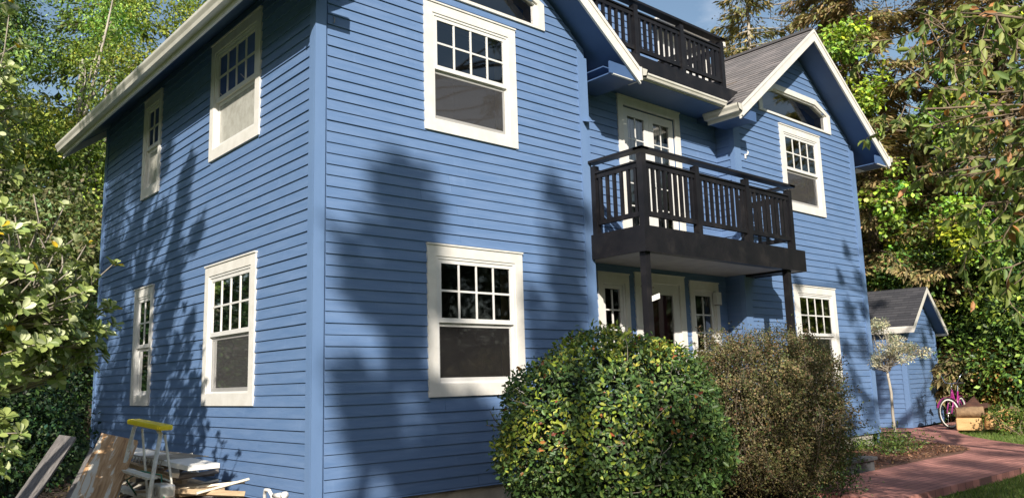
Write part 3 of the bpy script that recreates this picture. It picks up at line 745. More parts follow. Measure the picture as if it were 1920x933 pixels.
# porch floor
m = MB(); m.box(LW1 + .05, RW0 - .05, -1.05, REC, .0, .52); m.build('porch', 'concrete', house)
# drain pipe fitting at the near corner
m = MB(); m.tube([(-.16, .62, .2), (-.18, .6, .37), (-.2, .54, .42), (-.2, .46, .42), (-.19, .41, .37), (-.19, .4, .15)], .018); m.tube([(-.2, .36, .38), (-.2, .16, .4)], [.024, .026], 10)
m.tube([(-.2, .16, .4), (-.2, .12, .403)], .034, 10); m.build('vent_pipe', 'white_plastic', house, smooth=True)

# ------------------------------------------------------------------ shed
shed = thing('shed', 'small blue clapboard shed with a dark gabled roof at the end of the brick path', 'shed')
th = math.radians(8.0); SC = Vector((16.2, 1.38, 0)); sw, sd, sh = 2.9, 3.4, 2.3
def SF(x, y, z): return (SC.x + x * math.cos(th) - y * math.sin(th), SC.y + x * math.sin(th) + y * math.cos(th), z)
exv = Vector((math.cos(th), math.sin(th), 0)); eyv = Vector((-math.sin(th), math.cos(th), 0))
hp = 1.62; spk = 3.46; ssl = (spk - 2.42) / hp; cxs = sw / 2
def slim(z):
    h = min(sw / 2, (spk - .1 - z) / ssl); return (max(.1, cxs - h), min(sw - .1, cxs + h)) if z < 2.45 else (cxs - h, cxs + h)
m = MB(); lapped(m, SC - eyv * .001, exv, (0, 0, 1), -eyv, siding_rows(.06, spk - .15, slim, []), LAP, .018)
m.add([SF(0, 0, .05), SF(sw, 0, .05), SF(sw, 0, 2.3), SF(cxs, 0, spk - .1), SF(0, 0, 2.3)], [(0, 1, 2, 3, 4)]); m.build('wall', 'blue_paint', shed)
m = MB(); lapped(m, SC - exv * .001, eyv, (0, 0, 1), -exv, siding_rows(.06, 2.5, lambda z: (.1, sd), []), LAP, .018)
m.add([SF(0, 0, .05), SF(0, sd, .05), SF(0, sd, 2.5), SF(0, 0, 2.5)], [(0, 1, 2, 3)]); m.add([SF(sw, 0, .05), SF(sw, sd, .05), SF(sw, sd, 2.5), SF(sw, 0, 2.5)], [(0, 1, 2, 3)])
m.add([SF(0, sd, .05), SF(sw, sd, .05), SF(sw, sd, 2.4), SF(cxs, sd, spk - .1), SF(0, sd, 2.4)], [(0, 1, 2, 3, 4)]); m.build('wall', 'blue_paint', shed)
for b_ in ((-.02, .1, -.02, 0), (-.021, -.001, .0, .1), (sw - .1, sw + .02, -.02, 0)):
    m = MB(); m.box(*b_, .06, 2.4, SF); m.build('corner_board', 'blue_trim', shed)
m = MB()
for sg in (-1, 1):
    ca = 1 / math.hypot(1, ssl); sa = ssl * ca; Ls = hp / ca
    U = exv * (-sg * ca) + Vector((0, 0, sa)); Nn = exv * (sg * sa) + Vector((0, 0, ca)); O = Vector(SF(cxs + sg * hp, -.3, spk - hp * ssl))
    lapped(m, O, eyv, U, Nn, [(s * .125, min((s + 1) * .125, Ls), [(0, sd + .6, 0, sd + .6)]) for s in range(int(Ls / .125) + 1) if s * .125 < Ls - .01], .125, .012)
m.build('roof', 'dark_shingle', shed)
m = MB()
for sg in (-1, 1):
    m.prism([SF(cxs + sg * hp, -.27, spk - hp * ssl - .003), SF(cxs, -.27, spk - .003), SF(cxs, -.27, spk - .09), SF(cxs + sg * hp, -.27, spk - hp * ssl - .09)], eyv * (sd + .54))
m.build('soffit', 'soffit_shade_blue', shed)
m = MB()
for sg in (-1, 1):
    m.prism([SF(cxs + sg * hp, -.3, spk - hp * ssl), SF(cxs, -.3, spk), SF(cxs, -.3, spk - .15), SF(cxs + sg * hp, -.3, spk - hp * ssl - .15)], eyv * .03)
    m.prism([SF(cxs + sg * (hp + .001), -.3, spk - hp * ssl), SF(cxs + sg * (hp + .001), -.3, spk - hp * ssl - .15), SF(cxs + sg * (hp + .03), -.3, spk - hp * ssl - .15), SF(cxs + sg * (hp + .05), -.3, spk - hp * ssl - .04), SF(cxs + sg * (hp + .05), -.3, spk - hp * ssl)], eyv * (sd + .6))
m.build('fascia', 'white_paint', shed)

# ------------------------------------------------------------------ ground
def ground_sheet():
    m = MB(); xs = np.concatenate([np.linspace(-160, -12, 8), np.linspace(-10, 30, 60), np.linspace(34, 160, 8)]); ys = np.concatenate([np.linspace(-160, -14, 8), np.linspace(-12, 26, 60), np.linspace(30, 160, 8)])
    V = []; 
    for y in ys:
        for x in xs: V.append((x, y, -.03 + .015 * math.sin(x * 1.1) * math.cos(y * .9)))
    n = len(xs); m.add(V, [(j * n + i, j * n + i + 1, (j + 1) * n + i + 1, (j + 1) * n + i) for j in range(len(ys) - 1) for i in range(n - 1)])
    return tag(m.build('lawn', 'lawn', smooth=True), 'green lawn around the house', None, None, 'structure')
ground_sheet()
def poly_slab(name, mat, pts, z0, z1, label):
    m = MB(); m.prism([(x, y, z0) for x, y in pts], (0, 0, z1 - z0)); return tag(m.build(name, mat), label, None, None, 'structure')
poly_slab('brick_path', 'brick_paving', [(5.0, -1.76), (5.0, -3.12), (5.8, -3.12), (6.7, -3.13), (7.8, -3.16), (8.5, -3.17), (9.6, -3.05), (11.2, -2.6), (12.54, -2.04), (13.3, -1.3), (14.08, -.67), (15.16, .01), (16.3, .4), (19.5, .9),
          (19.6, 1.6), (16.48, 1.3), (16.2, 3.2), (14.9, 3.2), (14.6, 1.6), (13.85, .97), (12.8, .15), (12.35, -.64), (11.67, -1.42), (11.31, -1.6), (10.49, -1.78), (9.38, -1.73), (7.66, -1.75)], -.06, .05, 'red brick garden path')
poly_slab('mulch_bed', 'mulch', [(7.66, -1.74), (9.38, -1.72), (10.49, -1.77), (11.31, -1.59), (11.67, -1.41), (12.35, -.63), (12.8, .16), (13.85, .98), (13.5, 1.4), (11.6, 1.4), (11.6, .1), (7.66, .1)], -.05, .055, 'mulched planting bed between house and path')
poly_slab('soil_bed', 'soil', [(-4.5, 9.5), (-3.6, 2.0), (-1.9, -1.0), (-.2, -1.6), (1.0, -3.1), (5.0, -3.12), (5.0, .1), (0.1, .1), (.1, 9.5)], -.05, .01, 'dark soil bed along the foot of the house')

# stone steps
st = thing('stone_steps', 'two dark slate steps up to the porch beside the brick path', 'steps')
def slab_step(x0, x1, y0, y1, z0, z1):
    m = MB(); m.box(x0, x1 - .04, y0 + .04, y1, z0, z1 - .05); r = m.build('riser', 'slate', st)
    m = MB(); m.box(x0 - .02, x1, y0, y1 + .02, z1 - .049, z1)
    t = m.build('tread', 'slate', st); mod = t.modifiers.new('b', 'BEVEL'); mod.width = .012; mod.segments = 2
slab_step(5.0, 7.66, -1.73, -1.2, .0, .22)
slab_step(5.0, 7.2, -1.25, -.95, .0, .44)

# ------------------------------------------------------------------ foliage helpers
def nrm(v): return v / (np.linalg.norm(v, axis=-1, keepdims=True) + 1e-9)
def leaf_object(name, P, D, U, Ln, Wd, col, mat, parent=None, shape='quad', fold=.25):
    """one mesh of many leaves; P base points, D leaf direction, U approximate upper normal"""
    n = len(P); D = nrm(D); Sd = nrm(np.cross(D, U)); Un = np.cross(Sd, D)
    Ln = np.broadcast_to(Ln, (n,))[:, None]; Wd = np.broadcast_to(Wd, (n,))[:, None]
    if shape == 'quad':
        st_ = [(0, 0, 0), (.45, .5, fold * .5), (1, 0, 0), (.45, -.5, fold * .5)]; fc = [(0, 1, 2), (0, 2, 3)]
    elif shape == 'obov':
        st_ = [(0, 0, 0), (.28, .3, fold * .3), (.6, .5, fold * .5), (.87, .36, fold * .3), (1, 0, -.08), (.87, -.36, fold * .3), (.6, -.5, fold * .5), (.28, -.3, fold * .3)]
        fc = [(0, 1, 2, 3, 4), (0, 4, 5, 6, 7)]
    else:
        st_ = [(0, 0, 0), (.3, .42, fold * .42), (.68, .42, fold * .42), (1, 0, -.12), (.68, -.42, fold * .42), (.3, -.42, fold * .42)]
        fc = [(0, 1, 2, 3), (0, 3, 4, 5)]
    k = len(st_); V = np.empty((n, k, 3), np.float32)
    for i, (l, w, u) in enumerate(st_): V[:, i] = P + D * Ln * l + Sd * Wd * w + Un * (Wd * u if u >= 0 or k == 4 else Ln * u)
    me = bpy.data.meshes.new(name); nl = len(fc[0]); nf = len(fc)
    me.vertices.add(n * k); me.vertices.foreach_set('co', V.ravel())
    idx = (np.arange(n)[:, None, None] * k + np.array(fc)[None]).astype(np.int32)
    me.loops.add(n * nf * nl); me.loops.foreach_set('vertex_index', idx.ravel())
    me.polygons.add(n * nf); me.polygons.foreach_set('loop_start', np.arange(n * nf, dtype=np.int32) * nl)
    me.polygons.foreach_set('loop_total', np.full(n * nf, nl, np.int32))
    at = me.attributes.new('tint', 'FLOAT_COLOR', 'POINT')
    C4 = np.ones((n, k, 4), np.float32); C4[:, :, :3] = np.clip(col, 0.004, .95)[:, None, :]
    at.data.foreach_set('color', C4.ravel())
    me.update(); me.materials.append(MATS[mat])
    o = bpy.data.objects.new(name, me); COL.objects.link(o)
    if parent: o.parent = parent
    return o
def tints(n, pal, w=None, var=.25):
    pal = np.array(pal); i = rng.choice(len(pal), n, p=w); c = pal[i] * (1 + rng.normal(0, var, (n, 1))); return np.clip(c * (1 + rng.normal(0, .06, (n, 3))), .004, .95)
def rdir(n): return nrm(rng.normal(size=(n, 3)))
def clump_leaves(clumps, dens, droop=.3, size=.1, shell=.5):
    """clumps: (x,y,z,rx,ry,rz); returns P, D, U"""
    global TONE
    Ps, Ds, Us = [], [], []; TONE = []
    for c in clumps:
        n = max(6, int(dens * (c[3] * c[4] + c[4] * c[5] + c[3] * c[5]) / 3)); d = rdir(n); r = rng.random(n) ** (1 / 3); r = shell + (1 - shell) * r if shell > 0 else r
        r *= 1 + .18 * rng.normal(size=n)
        q_ = math.exp(rng.normal() * .28); h_ = rng.normal() * .13; TONE.append(np.tile([[q_ * (1 + h_), q_, q_ * (1 - h_)]], (n, 1)))
        Ps.append(np.array(c[:3]) + d * np.array(c[3:6]) * r[:, None]); dd = nrm(d * .6 + rdir(n) * .7 + np.array([0, 0, -droop])); Ds.append(dd)
        Us.append(nrm(d * .8 + np.array([0, 0, .7]) + rdir(n) * .5))
    TONE = np.concatenate(TONE)
    return np.concatenate(Ps), np.concatenate(Ds), np.concatenate(Us)
def sub_clumps(c, R, n, r0, r1, bias=.75):
    """lumpy crown: n smaller clumps near the surface of the big ellipsoid"""
    d = rdir(n); rr = bias + (1 - bias) * rng.random(n); out = []
    for i in range(n):
        r = rng.uniform(r0, r1); p = np.array(c) + d[i] * np.array(R) * rr[i]; out.append((*p, r * rng.uniform(.9, 1.4), r * rng.uniform(.9, 1.4), r * rng.uniform(.6, 1.0)))
    return out
def trunk_tube(mb, p0, p1, r0, r1, bend=.3, n=6, sides=8):
    p0, p1 = np.array(p0, float), np.array(p1, float); L_ = np.linalg.norm(p1 - p0); off = rng.normal(size=3) * bend * L_ * .12; off[2] *= .3
    pts = [p0 + (p1 - p0) * t + off * math.sin(t * math.pi) + rng.normal(size=3) * L_ * .008 for t in np.linspace(0, 1, n)]
    mb.tube(pts, [r0 + (r1 - r0) * t for t in np.linspace(0, 1, n)], sides); return pts
def broad_tree(name, label, base, crowns, dens, lsize, pal, w=None, trunk_r=.18, nsub=14, group=None, cat='tree', mat='leaf', asp=.6, bark='bark', sub=(.35, .8), trunk_top=None, droop=.3, shape='quad', limbs=14):
    t = thing(name, label, cat, group); m = MB(); base = np.array(base, float)
    allc = []
    for c in crowns: allc += sub_clumps(c[:3], c[3:6], nsub, sub[0] * min(c[3:6]), sub[1] * min(c[3:6]))
    top = np.array(trunk_top if trunk_top is not None else crowns[0][:3], float); pts = trunk_tube(m, base, top, trunk_r, trunk_r * .35, .4, 8)
    for c in random.sample(allc, min(limbs, len(allc))):
        k = random.randint(3, 6); trunk_tube(m, pts[k], c[:3], trunk_r * .35, trunk_r * .08, .6, 5, 6)
    m.build('trunk', bark, t, smooth=True)
    P, D, U = clump_leaves(allc, dens, droop)
    n = len(P); ls = lsize * rng.uniform(.7, 1.3, n)
    # each clump keeps its own leaf tone
    leaf_object('crown', P, D, U, ls, ls * asp, tints(n, pal, w) * TONE, mat, t, shape)
    return t
def conifer(name, label, base, h, rad, pal, z0=.15, nb=70, lsize=.3, pers=60, group=None, trunk_r=.22, bark='bark', w=None, sag=.35, profile=.8, cat='tree'):
    t = thing(name, label, cat, group); m = MB(); b = np.array(base, float)
    m.tube([b, b + [0, 0, h * .5], b + [.1, 0, h]], [trunk_r, trunk_r * .6, .03], 8)
    Ps, Ds, Us = [], [], []
    for i in range(nb):
        f = z0 + (1 - z0) * (i + rng.random()) / nb; L_ = rad * (1 - f) ** profile * rng.uniform(.65, 1.15) + .25; a = rng.uniform(0, 2 * math.pi)
        d = np.array([math.cos(a), math.sin(a), 0]); s = np.linspace(0, 1, 7)[:, None]
        pts = b + [0, 0, h * f] + d * L_ * s + np.array([0, 0, 1]) * (L_ * (-.05 * s - sag * s ** 2 + .12 * s ** 5)); m.tube(pts, [.035 * (1 - .8 * x[0]) for x in s], 5, False)
        n = int(pers * L_); u = rng.random(n) ** .7; seg = pts[0] + (pts[-1] - pts[0]) * u[:, None]; seg[:, 2] = np.interp(u, s[:, 0], pts[:, 2])
        side = np.array([-d[1], d[0], 0]) * (rng.normal(size=(n, 1)) * .22 * L_ * (1.1 - u[:, None]) + rng.normal(size=(n, 1)) * .08)
        Ps.append(seg + side + rng.normal(size=(n, 3)) * .05 + np.array([0, 0, -.12]) * rng.random((n, 1))); Ds.append(nrm(d * .6 + side * 2 + np.array([0, 0, -.5]) + rdir(n) * .45)); Us.append(nrm(np.array([0, 0, 1.]) + rdir(n) * .6))
    m.build('trunk', bark, t, smooth=True)
    P, D, U = map(np.concatenate, (Ps, Ds, Us)); n = len(P); ls = lsize * rng.uniform(.6, 1.3, n)
    leaf_object('crown', P, D, U, ls, ls * .3, tints(n, pal, w, .22), 'needles', t)
    return t

DARKG = [(.02, .045, .016), (.03, .065, .02), (.045, .09, .025), (.02, .05, .03)]
MIDG = [(0.099, 0.18, 0.041), (0.132, 0.225, 0.041), (0.198, 0.27, 0.054), (0.083, 0.135, 0.034)]
BRIGHT = [(.1, .2, .02), (.15, .26, .025), (.2, .3, .03), (.06, .13, .02)]
BROWNG = [(0.252, 0.195, 0.089), (0.315, 0.255, 0.108), (0.173, 0.18, 0.064), (0.41, 0.3, 0.153)]
OLIVE = [(0.19, 0.2, 0.061), (0.259, 0.248, 0.075), (0.346, 0.272, 0.122), (0.138, 0.16, 0.054)]

# ------------------------------------------------------------------ near shrubs
def round_bush():
    t = thing('round_bush', 'clipped round green bush in front of the near gable', 'bush')
    c = np.array([2.0, -1.95, .79]); R = np.array([1.05, 1.05, .99])
    n = 30000; d = rdir(n); d = d[(d[:, 2] > -.85)]; n = len(d)
    lump = 1 + .03 * np.sin(d[:, 0] * 17 + 2) * np.sin(d[:, 2] * 15 + d[:, 1] * 9) + .05 * np.sin(d[:, 0] * 7 + 1) * np.sin(d[:, 1] * 6) + .05 * np.sin(d[:, 2] * 9 + d[:, 0] * 5) + rng.normal(0, .022, n) + (rng.random(n) < .02) * rng.uniform(.02, .09, n)
    r = lump * (1 - .16 * rng.random(n) ** 2.5); sq = 1 + .10 * (np.abs(d[:, 2]) < .6)
    P = c + d * R * r[:, None]
    D = nrm(d * .35 + rdir(n) * .9 + np.array([0, 0, -.15])); U = nrm(d + rdir(n) * .45)
    L_ = rng.uniform(.026, .064, n)
    col = tints(n, [(.065, .12, .035), (.095, .16, .042), (.045, .09, .032), (.15, .21, .05)], [.36, .32, .22, .1], .25)
    # sunlit crown and left shoulder painted in as yellow-green leaves, some red old leaves
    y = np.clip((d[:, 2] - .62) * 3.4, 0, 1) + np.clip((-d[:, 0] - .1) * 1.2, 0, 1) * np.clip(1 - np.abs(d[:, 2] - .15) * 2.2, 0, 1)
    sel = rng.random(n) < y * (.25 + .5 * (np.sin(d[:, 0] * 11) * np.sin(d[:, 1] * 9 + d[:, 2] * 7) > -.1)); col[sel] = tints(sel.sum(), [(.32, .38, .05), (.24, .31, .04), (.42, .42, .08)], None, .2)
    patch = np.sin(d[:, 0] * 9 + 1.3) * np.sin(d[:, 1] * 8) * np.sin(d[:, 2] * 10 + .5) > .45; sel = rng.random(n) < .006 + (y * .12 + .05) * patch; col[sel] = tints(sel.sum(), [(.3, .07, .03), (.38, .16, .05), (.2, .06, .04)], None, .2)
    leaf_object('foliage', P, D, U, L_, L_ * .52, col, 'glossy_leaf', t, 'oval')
    # dark inner leaf mass
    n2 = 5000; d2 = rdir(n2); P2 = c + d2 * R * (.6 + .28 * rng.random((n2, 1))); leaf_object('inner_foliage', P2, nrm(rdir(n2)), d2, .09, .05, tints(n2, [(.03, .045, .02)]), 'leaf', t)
    m = MB()
    for k in range(26):
        dd = rdir(1)[0]; dd[2] = abs(dd[2]) * .8; p1 = c + dd * R * rng.uniform(.85, 1.02); trunk_tube(m, (c[0] + rng.normal() * .1, c[1] + rng.normal() * .1, 0), p1, .022, .004, .5, 6, 5)
    for k in range(30):
        dd = nrm(np.array([-.5, -.75, rng.uniform(-.5, .3)]) + rng.normal(size=3) * .5); p = c + dd * R * .93; trunk_tube(m, p, p + rdir(1)[0] * .22 + dd * .05, .004, .002, 1, 4, 4)
    m.build('stem', 'grey_twig', t, smooth=True)
round_bush()
def sprigs(name, label, base, pts, pal, ls, npt, cat='plant', mat='leaf', stem='twig', rad=.006, group=None, up=.4, w=None):
    """upright little plants: stems from base to pts with leaves along"""
    t = thing(name, label, cat, group); m = MB(); Ps = []; Ds = []
    for p in pts:
        c = trunk_tube(m, base if not callable(base) else base(p), p, rad * 1.6, rad * .5, .7, 6, 5); c = np.array([list(q) for q in c])
        k = rng.random(npt) ** .6 * (len(c) - 1); i = np.minimum(k.astype(int), len(c) - 2); f = (k - i)[:, None]; q = c[i] * (1 - f) + c[i + 1] * f
        Ps.append(q); Ds.append(nrm(rdir(npt) + [0, 0, up]))
    m.build('stem', stem, t, smooth=True)
    P = np.concatenate(Ps); D = np.concatenate(Ds); n = len(P); l = ls * rng.uniform(.6, 1.3, n)
    leaf_object('foliage', P, D, nrm(np.array([0, 0, 1.]) + rdir(n) * .4), l, l * .5, tints(n, pal, w), mat, t, 'oval'); return t
sprigs('stray_shoot', 'thin leafy shoot poking out of the round bush towards the wall', (1.3, -1.6, .9), [(.82, -1.62, 1.12), (.9, -1.45, 1.0)], MIDG, .05, 9, 'shoot')

def brown_bush():
    t = thing('brown_bush', 'twiggy brownish bush behind the clipped round bush', 'bush')
    c = np.array([4.5, -1.98, .9]); R = np.array([1.02, .82, 1.0]); m = MB(); segs = []
    for k in range(420):
        a = rng.uniform(0, 2 * math.pi); dd = nrm(np.array([math.cos(a), math.sin(a), rng.uniform(-.4, 1.5)])); e = c + dd * R * rng.uniform(.8, 1.03)
        b = np.array([c[0] + math.cos(a) * .35 * rng.random(), c[1] + math.sin(a) * .3 * rng.random(), .0])
        pts = trunk_tube(m, b, e, rng.uniform(.004, .012), .002, 1.2, 6, 4); segs.append(np.array([list(p) for p in pts]))
        for j in range(3):
            p = np.array(pts[rng.integers(3, 6)]); q = p + nrm(rdir(1)[0] + dd * .6) * rng.uniform(.12, .3); pp = trunk_tube(m, p, q, .003, .0015, 1, 3, 3); segs.append(np.array([list(x) for x in pp]))
    m.build('stem', 'bark', t, smooth=True)
    Ps = []
    for s in segs:
        k = 34; i = rng.integers(max(0, len(s) - 3), len(s) - 1, k); f = rng.random((k, 1)); Ps.append(s[i] * (1 - f) + s[i + 1] * f + rng.normal(size=(k, 3)) * .015)
    P = np.concatenate(Ps); n = len(P); l = rng.uniform(.016, .038, n)
    # greener low on the path side, browner above
    g = np.clip((1.0 - P[:, 2]) * .9 + (P[:, 0] - 4.9) * .9, 0, 1); col = tints(n, [(.11, .09, .045), (.15, .115, .06), (.08, .075, .035), (.2, .13, .07)])
    sel = rng.random(n) < .25 + g * .7; col[sel] = tints(sel.sum(), [(.05, .085, .025), (.07, .11, .03), (.1, .13, .04)])
    leaf_object('foliage', P, rdir(n), nrm(rdir(n) + [0, 0, .8]), l, l * .6, col, 'leaf', t)
    n = 62000; d = rdir(n); d = d[d[:, 2] > -.8]; n = len(d); q_ = np.sign(d) * np.abs(d) ** .8; q_ /= (np.abs(q_) ** 2.6).sum(1, keepdims=True) ** (1 / 2.6)
    lm = 1 + .07 * np.sin(d[:, 0] * 8) * np.sin(d[:, 1] * 7 + 2) + .06 * np.sin(d[:, 2] * 12 + d[:, 0] * 9) + rng.normal(0, .035, n); P = c + q_ * R * np.array([.93, .93, .94]) * (lm * (1 - .25 * rng.random(n) ** 2))[:, None]
    gap = np.sin(P[:, 0] * 13 + P[:, 2] * 5) * np.sin(P[:, 2] * 9 - P[:, 0] * 4) + np.sin(P[:, 1] * 11 + 1) > .95; P = P[~gap & (P[:, 2] > .05)]; n = len(P); l = rng.uniform(.013, .032, n)
    tone = (1 + .3 * np.sin(P[:, 0] * 9 + P[:, 2] * 7) * np.sin(P[:, 2] * 8 + P[:, 1] * 6))[:, None]; gg = np.clip((P[:, 0] - 4.75) * 1.3 + (.75 - P[:, 2]) * .5, 0, .85); col = tints(n, [(.16, .14, .06), (.2, .17, .075), (.12, .125, .045), (.25, .18, .09)]); sel = rng.random(n) < gg + .15; col[sel] = tints(sel.sum(), [(.08, .115, .035), (.11, .14, .045), (.15, .16, .05)])
    leaf_object('fine_foliage', P, rdir(n), nrm(P - c + rdir(n) * .5), l, l * .6, col * tone, 'leaf', t)
    cl = sub_clumps(c + [0, 0, .05], R * [1.0, 1.0, .98], 60, .13, .26, .75); P, D, U = clump_leaves(cl, 3600, .1, shell=.15); k_ = P[:, 2] > .02; P, D, U = P[k_], D[k_], U[k_]; TN = TONE[k_]; n = len(P); l = rng.uniform(.016, .036, n)
    leaf_object('outer_foliage', P, D, U, l, l * .55, TN * tints(n, [(.09, .085, .035), (.12, .105, .045), (.07, .09, .03), (.15, .115, .055)]), 'leaf', t)
    # greener skirt reaching towards the path
    cl = sub_clumps((5.35, -1.95, .62), (.68, .55, .62), 60, .12, .26) + sub_clumps((5.0, -2.35, .35), (.6, .35, .35), 30, .12, .22); P, D, U = clump_leaves(cl, 2600, .2, shell=.2); n = len(P); l = rng.uniform(.02, .045, n)
    leaf_object('green_foliage', P, D, U, l, l * .55, tints(n, [(.03, .065, .02), (.05, .095, .025), (.075, .11, .03)]), 'leaf', t)
brown_bush()

# variegated small tree on its bare stem
def silver_tree():
    t = thing('variegated_tree', 'small cream leaved tree on a bare stem in the mulched bed', 'tree'); m = MB()
    b = np.array([11.9, -.12, .03]); top = np.array([11.85, -.1, 1.42])
    m.tube([b, b + [-.02, .01, .5], b + [-.01, 0, .95], top], [.035, .028, .026, .022], 7)
    cl = []
    for c, r in (((-.55, .5, 1.72), (.42, .4, .16)), ((.0, .0, 1.95), (.38, .4, .3)), ((.35, -.35, 1.78), (.4, .35, .17)), ((-.15, .1, 2.22), (.22, .25, .14)), ((0, 0, 1.6), (.65, .6, .14))):
        cc = np.array([11.87, -.12, 0]) + c
        for s in sub_clumps(cc, r, 9, .06, .14, .4):
            cl.append(s); trunk_tube(m, top + rng.normal(size=3) * .03, s[:3], .009, .003, .8, 5, 4)
    m.build('trunk', 'pale_bark', t, smooth=True); P, D, U = clump_leaves(cl, 12000, .1, shell=.1); n = len(P); l = rng.uniform(.03, .06, n)
    leaf_object('crown', P, D, U, l, l * .5, tints(n, [(.62, .58, .42), (.5, .5, .4), (.68, .62, .4), (.32, .36, .26)], None, .15), 'leaf', t)
silver_tree()
# low ground cover under it
def low_cover(name, label, c, R, pal, dens=2600, ls=(.03, .06), w=None, cat='shrub', n=30):
    t = thing(name, label, cat); cl = sub_clumps(c, R, n, .07, .2, .2); P, D, U = clump_leaves(cl, dens, -.2, shell=.1); P[:, 2] = np.maximum(P[:, 2], .03); k = len(P); l = rng.uniform(*ls, k)
    leaf_object('foliage', P, D, U, l, l * .5, tints(k, pal, w), 'leaf', t)
    m = MB()
    for s in cl[:12]: trunk_tube(m, (c[0] + rng.normal() * R[0] * .3, c[1] + rng.normal() * R[1] * .3, .02), s[:3], .008, .003, 1, 5, 4)
    m.build('stem', 'twig', t); return t
low_cover('heather_clump', 'low green heather like shrub around the foot of the variegated tree', (10.3, -.75, .2), (1.05, .6, .22), [(.05, .09, .02), (.09, .14, .025), (.13, .17, .04), (.04, .07, .02)])
low_cover('heather_clump', 'small bright tuft against the concrete foundation', (10.3, -.15, .12), (.35, .12, .12), [(.12, .2, .03), (.16, .22, .04)], n=10)
low_cover('garden_plant', 'lit leafy plant at the lawn edge near the firewood', (15.7, -.95, .32), (.75, .5, .38), [(.12, .18, .03), (.17, .22, .05), (.07, .12, .03), (.3, .16, .04)], 1900, (.05, .1), [.4, .3, .25, .05])

# ------------------------------------------------------------------ left broadleaf shrub (big pale rosettes)
def rosette_shrub():
    t = thing('rhododendron', 'tall pale leaved rhododendron rising at the left edge of the photo', 'shrub'); m = MB()
    tips = []
    def blob(c, R, n, bias=.6):
        d = rdir(n); rr = bias + (1 - bias) * rng.random(n)
        for i in range(n): tips.append((np.array(c) + d[i] * np.array(R) * rr[i], d[i]))
    blob((-2.75, -.55, 2.05), (.66, .85, .68), 460, .3); blob((-2.3, -.2, 1.85), (.45, .7, .45), 260, .3); blob((-3.1, -.1, 3.4), (.62, .9, 1.1), 300); blob((-3.2, .6, 4.6), (.7, .9, .9), 120); blob((-3.0, -.6, 1.2), (.6, .7, .5), 90)
    for q in ((-1.92, -.45, 2.02), (-1.98, -.7, 2.32), (-2.3, -.5, 2.75), (-2.1, -.4, 2.5), (-2.55, -.7, 2.78), (-1.85, -.3, 1.9)): tips.append((np.array(q), np.array([.6, -.1, .5])))
    root = np.array([-3.3, .3, 0]); forks = [root + [.3, -.5, 1.3], root + [.6, -.8, 1.8], root + [.9, -.6, 1.7], root + [.2, -.2, 3.0], root + [.1, .1, 4.2], root + [.1, -.1, 1.0], root + [.0, .2, 1.6], root + [.3, -.3, 1.4], root + [.2, .1, 2.5], root + [.0, .3, 3.4]]
    for f in forks: trunk_tube(m, root, f, .06, .03, .8, 6, 7)
    Ps, Ds, Us, Ls, Cs = [], [], [], [], []
    for p, d in tips:
        f = min(forks, key=lambda q: np.linalg.norm(q - p) + (.8 if q[2] > p[2] else 0)); trunk_tube(m, f, p, .012, .004, 1.0, 5, 4)
        ax = nrm(d * .7 + np.array([0, -.1, .75]) + rng.normal(size=3) * .25); k = rng.integers(7, 12)
        a = np.cross(ax, [1, 0, .01]); a = nrm(a); b2 = np.cross(ax, a); ph = rng.random() * 6
        for j in range(k):
            q = ph + j * 2.4; out = a * math.cos(q) + b2 * math.sin(q); el = rng.uniform(.1, .9)
            Ps.append(p - ax * .02 * rng.random() * 2); Ds.append(nrm(out + ax * el)); Us.append(ax - out * .3); Ls.append(rng.uniform(.055, .095))
            young = el > .6 and rng.random() < .6
            Cs.append((np.array([.56, .6, .34]) if young else np.array([.32, .38, .12]) if rng.random() < .6 else np.array([.2, .27, .08])) * rng.uniform(.8, 1.25))
            if rng.random() < .008: Cs[-1] = np.array([.6, .42, .03])
    m.build('stem', 'grey_twig', t, smooth=True)
    Ls = np.array(Ls); leaf_object('foliage', np.array(Ps), np.array(Ds), np.array(Us), Ls, Ls * .56, np.array(Cs), 'glossy_leaf', t, 'obov', .25)
rosette_shrub()

# ------------------------------------------------------------------ trees behind the house on the left
gl = 'trees behind the house on the left'
def ring(cx, cy, az, el=0): pass
broad_tree('deciduous_tree', 'broad green tree rising behind the side eave', (-2.5, 15.5, 0), [(-2.6, 15.5, 5.5, 2.6, 2.2, 2.6), (-1.4, 15.2, 8.8, 2.4, 2.2, 2.4), (-3.8, 15.4, 9.2, 2.2, 2.0, 2.4)], 1500, .11, [(0.142, 0.202, 0.059), (0.167, 0.264, 0.066), (0.234, 0.31, 0.072), (0.084, 0.139, 0.046)], trunk_r=.22, nsub=24, group=None, sub=(.22, .5))
broad_tree('deciduous_tree', 'light green tree above the roof edge beside the pale trunk', (2.3, 17.5, 0), [(1.8, 17.4, 10.8, 2.9, 2.2, 3.2), (4.6, 17.0, 12.6, 2.4, 2.0, 2.2), (2.5, 17.5, 7.0, 2.6, 2, 2.4)], 1300, .1, [(0.218, 0.279, 0.053), (0.301, 0.372, 0.066), (0.151, 0.217, 0.053)], trunk_r=.2, nsub=24, bark='pale_bark', sub=(.22, .5))
broad_tree('deciduous_tree', 'dark glossy tree behind the tall rhododendron', (-6.8, 9.5, 0), [(-5.2, 9.2, 4.0, 1.9, 1.6, 2.0), (-5.4, 9.4, 7.0, 1.9, 1.6, 2.2), (-3.6, 10.6, 6.0, 1.2, 1.2, 2.2)], 1500, .085, [(0.067, 0.124, 0.04), (0.1, 0.171, 0.046), (0.134, 0.217, 0.053), (0.05, 0.093, 0.04)], trunk_r=.16, nsub=26, sub=(.25, .55), trunk_top=(-5.4, 9.3, 7.0))
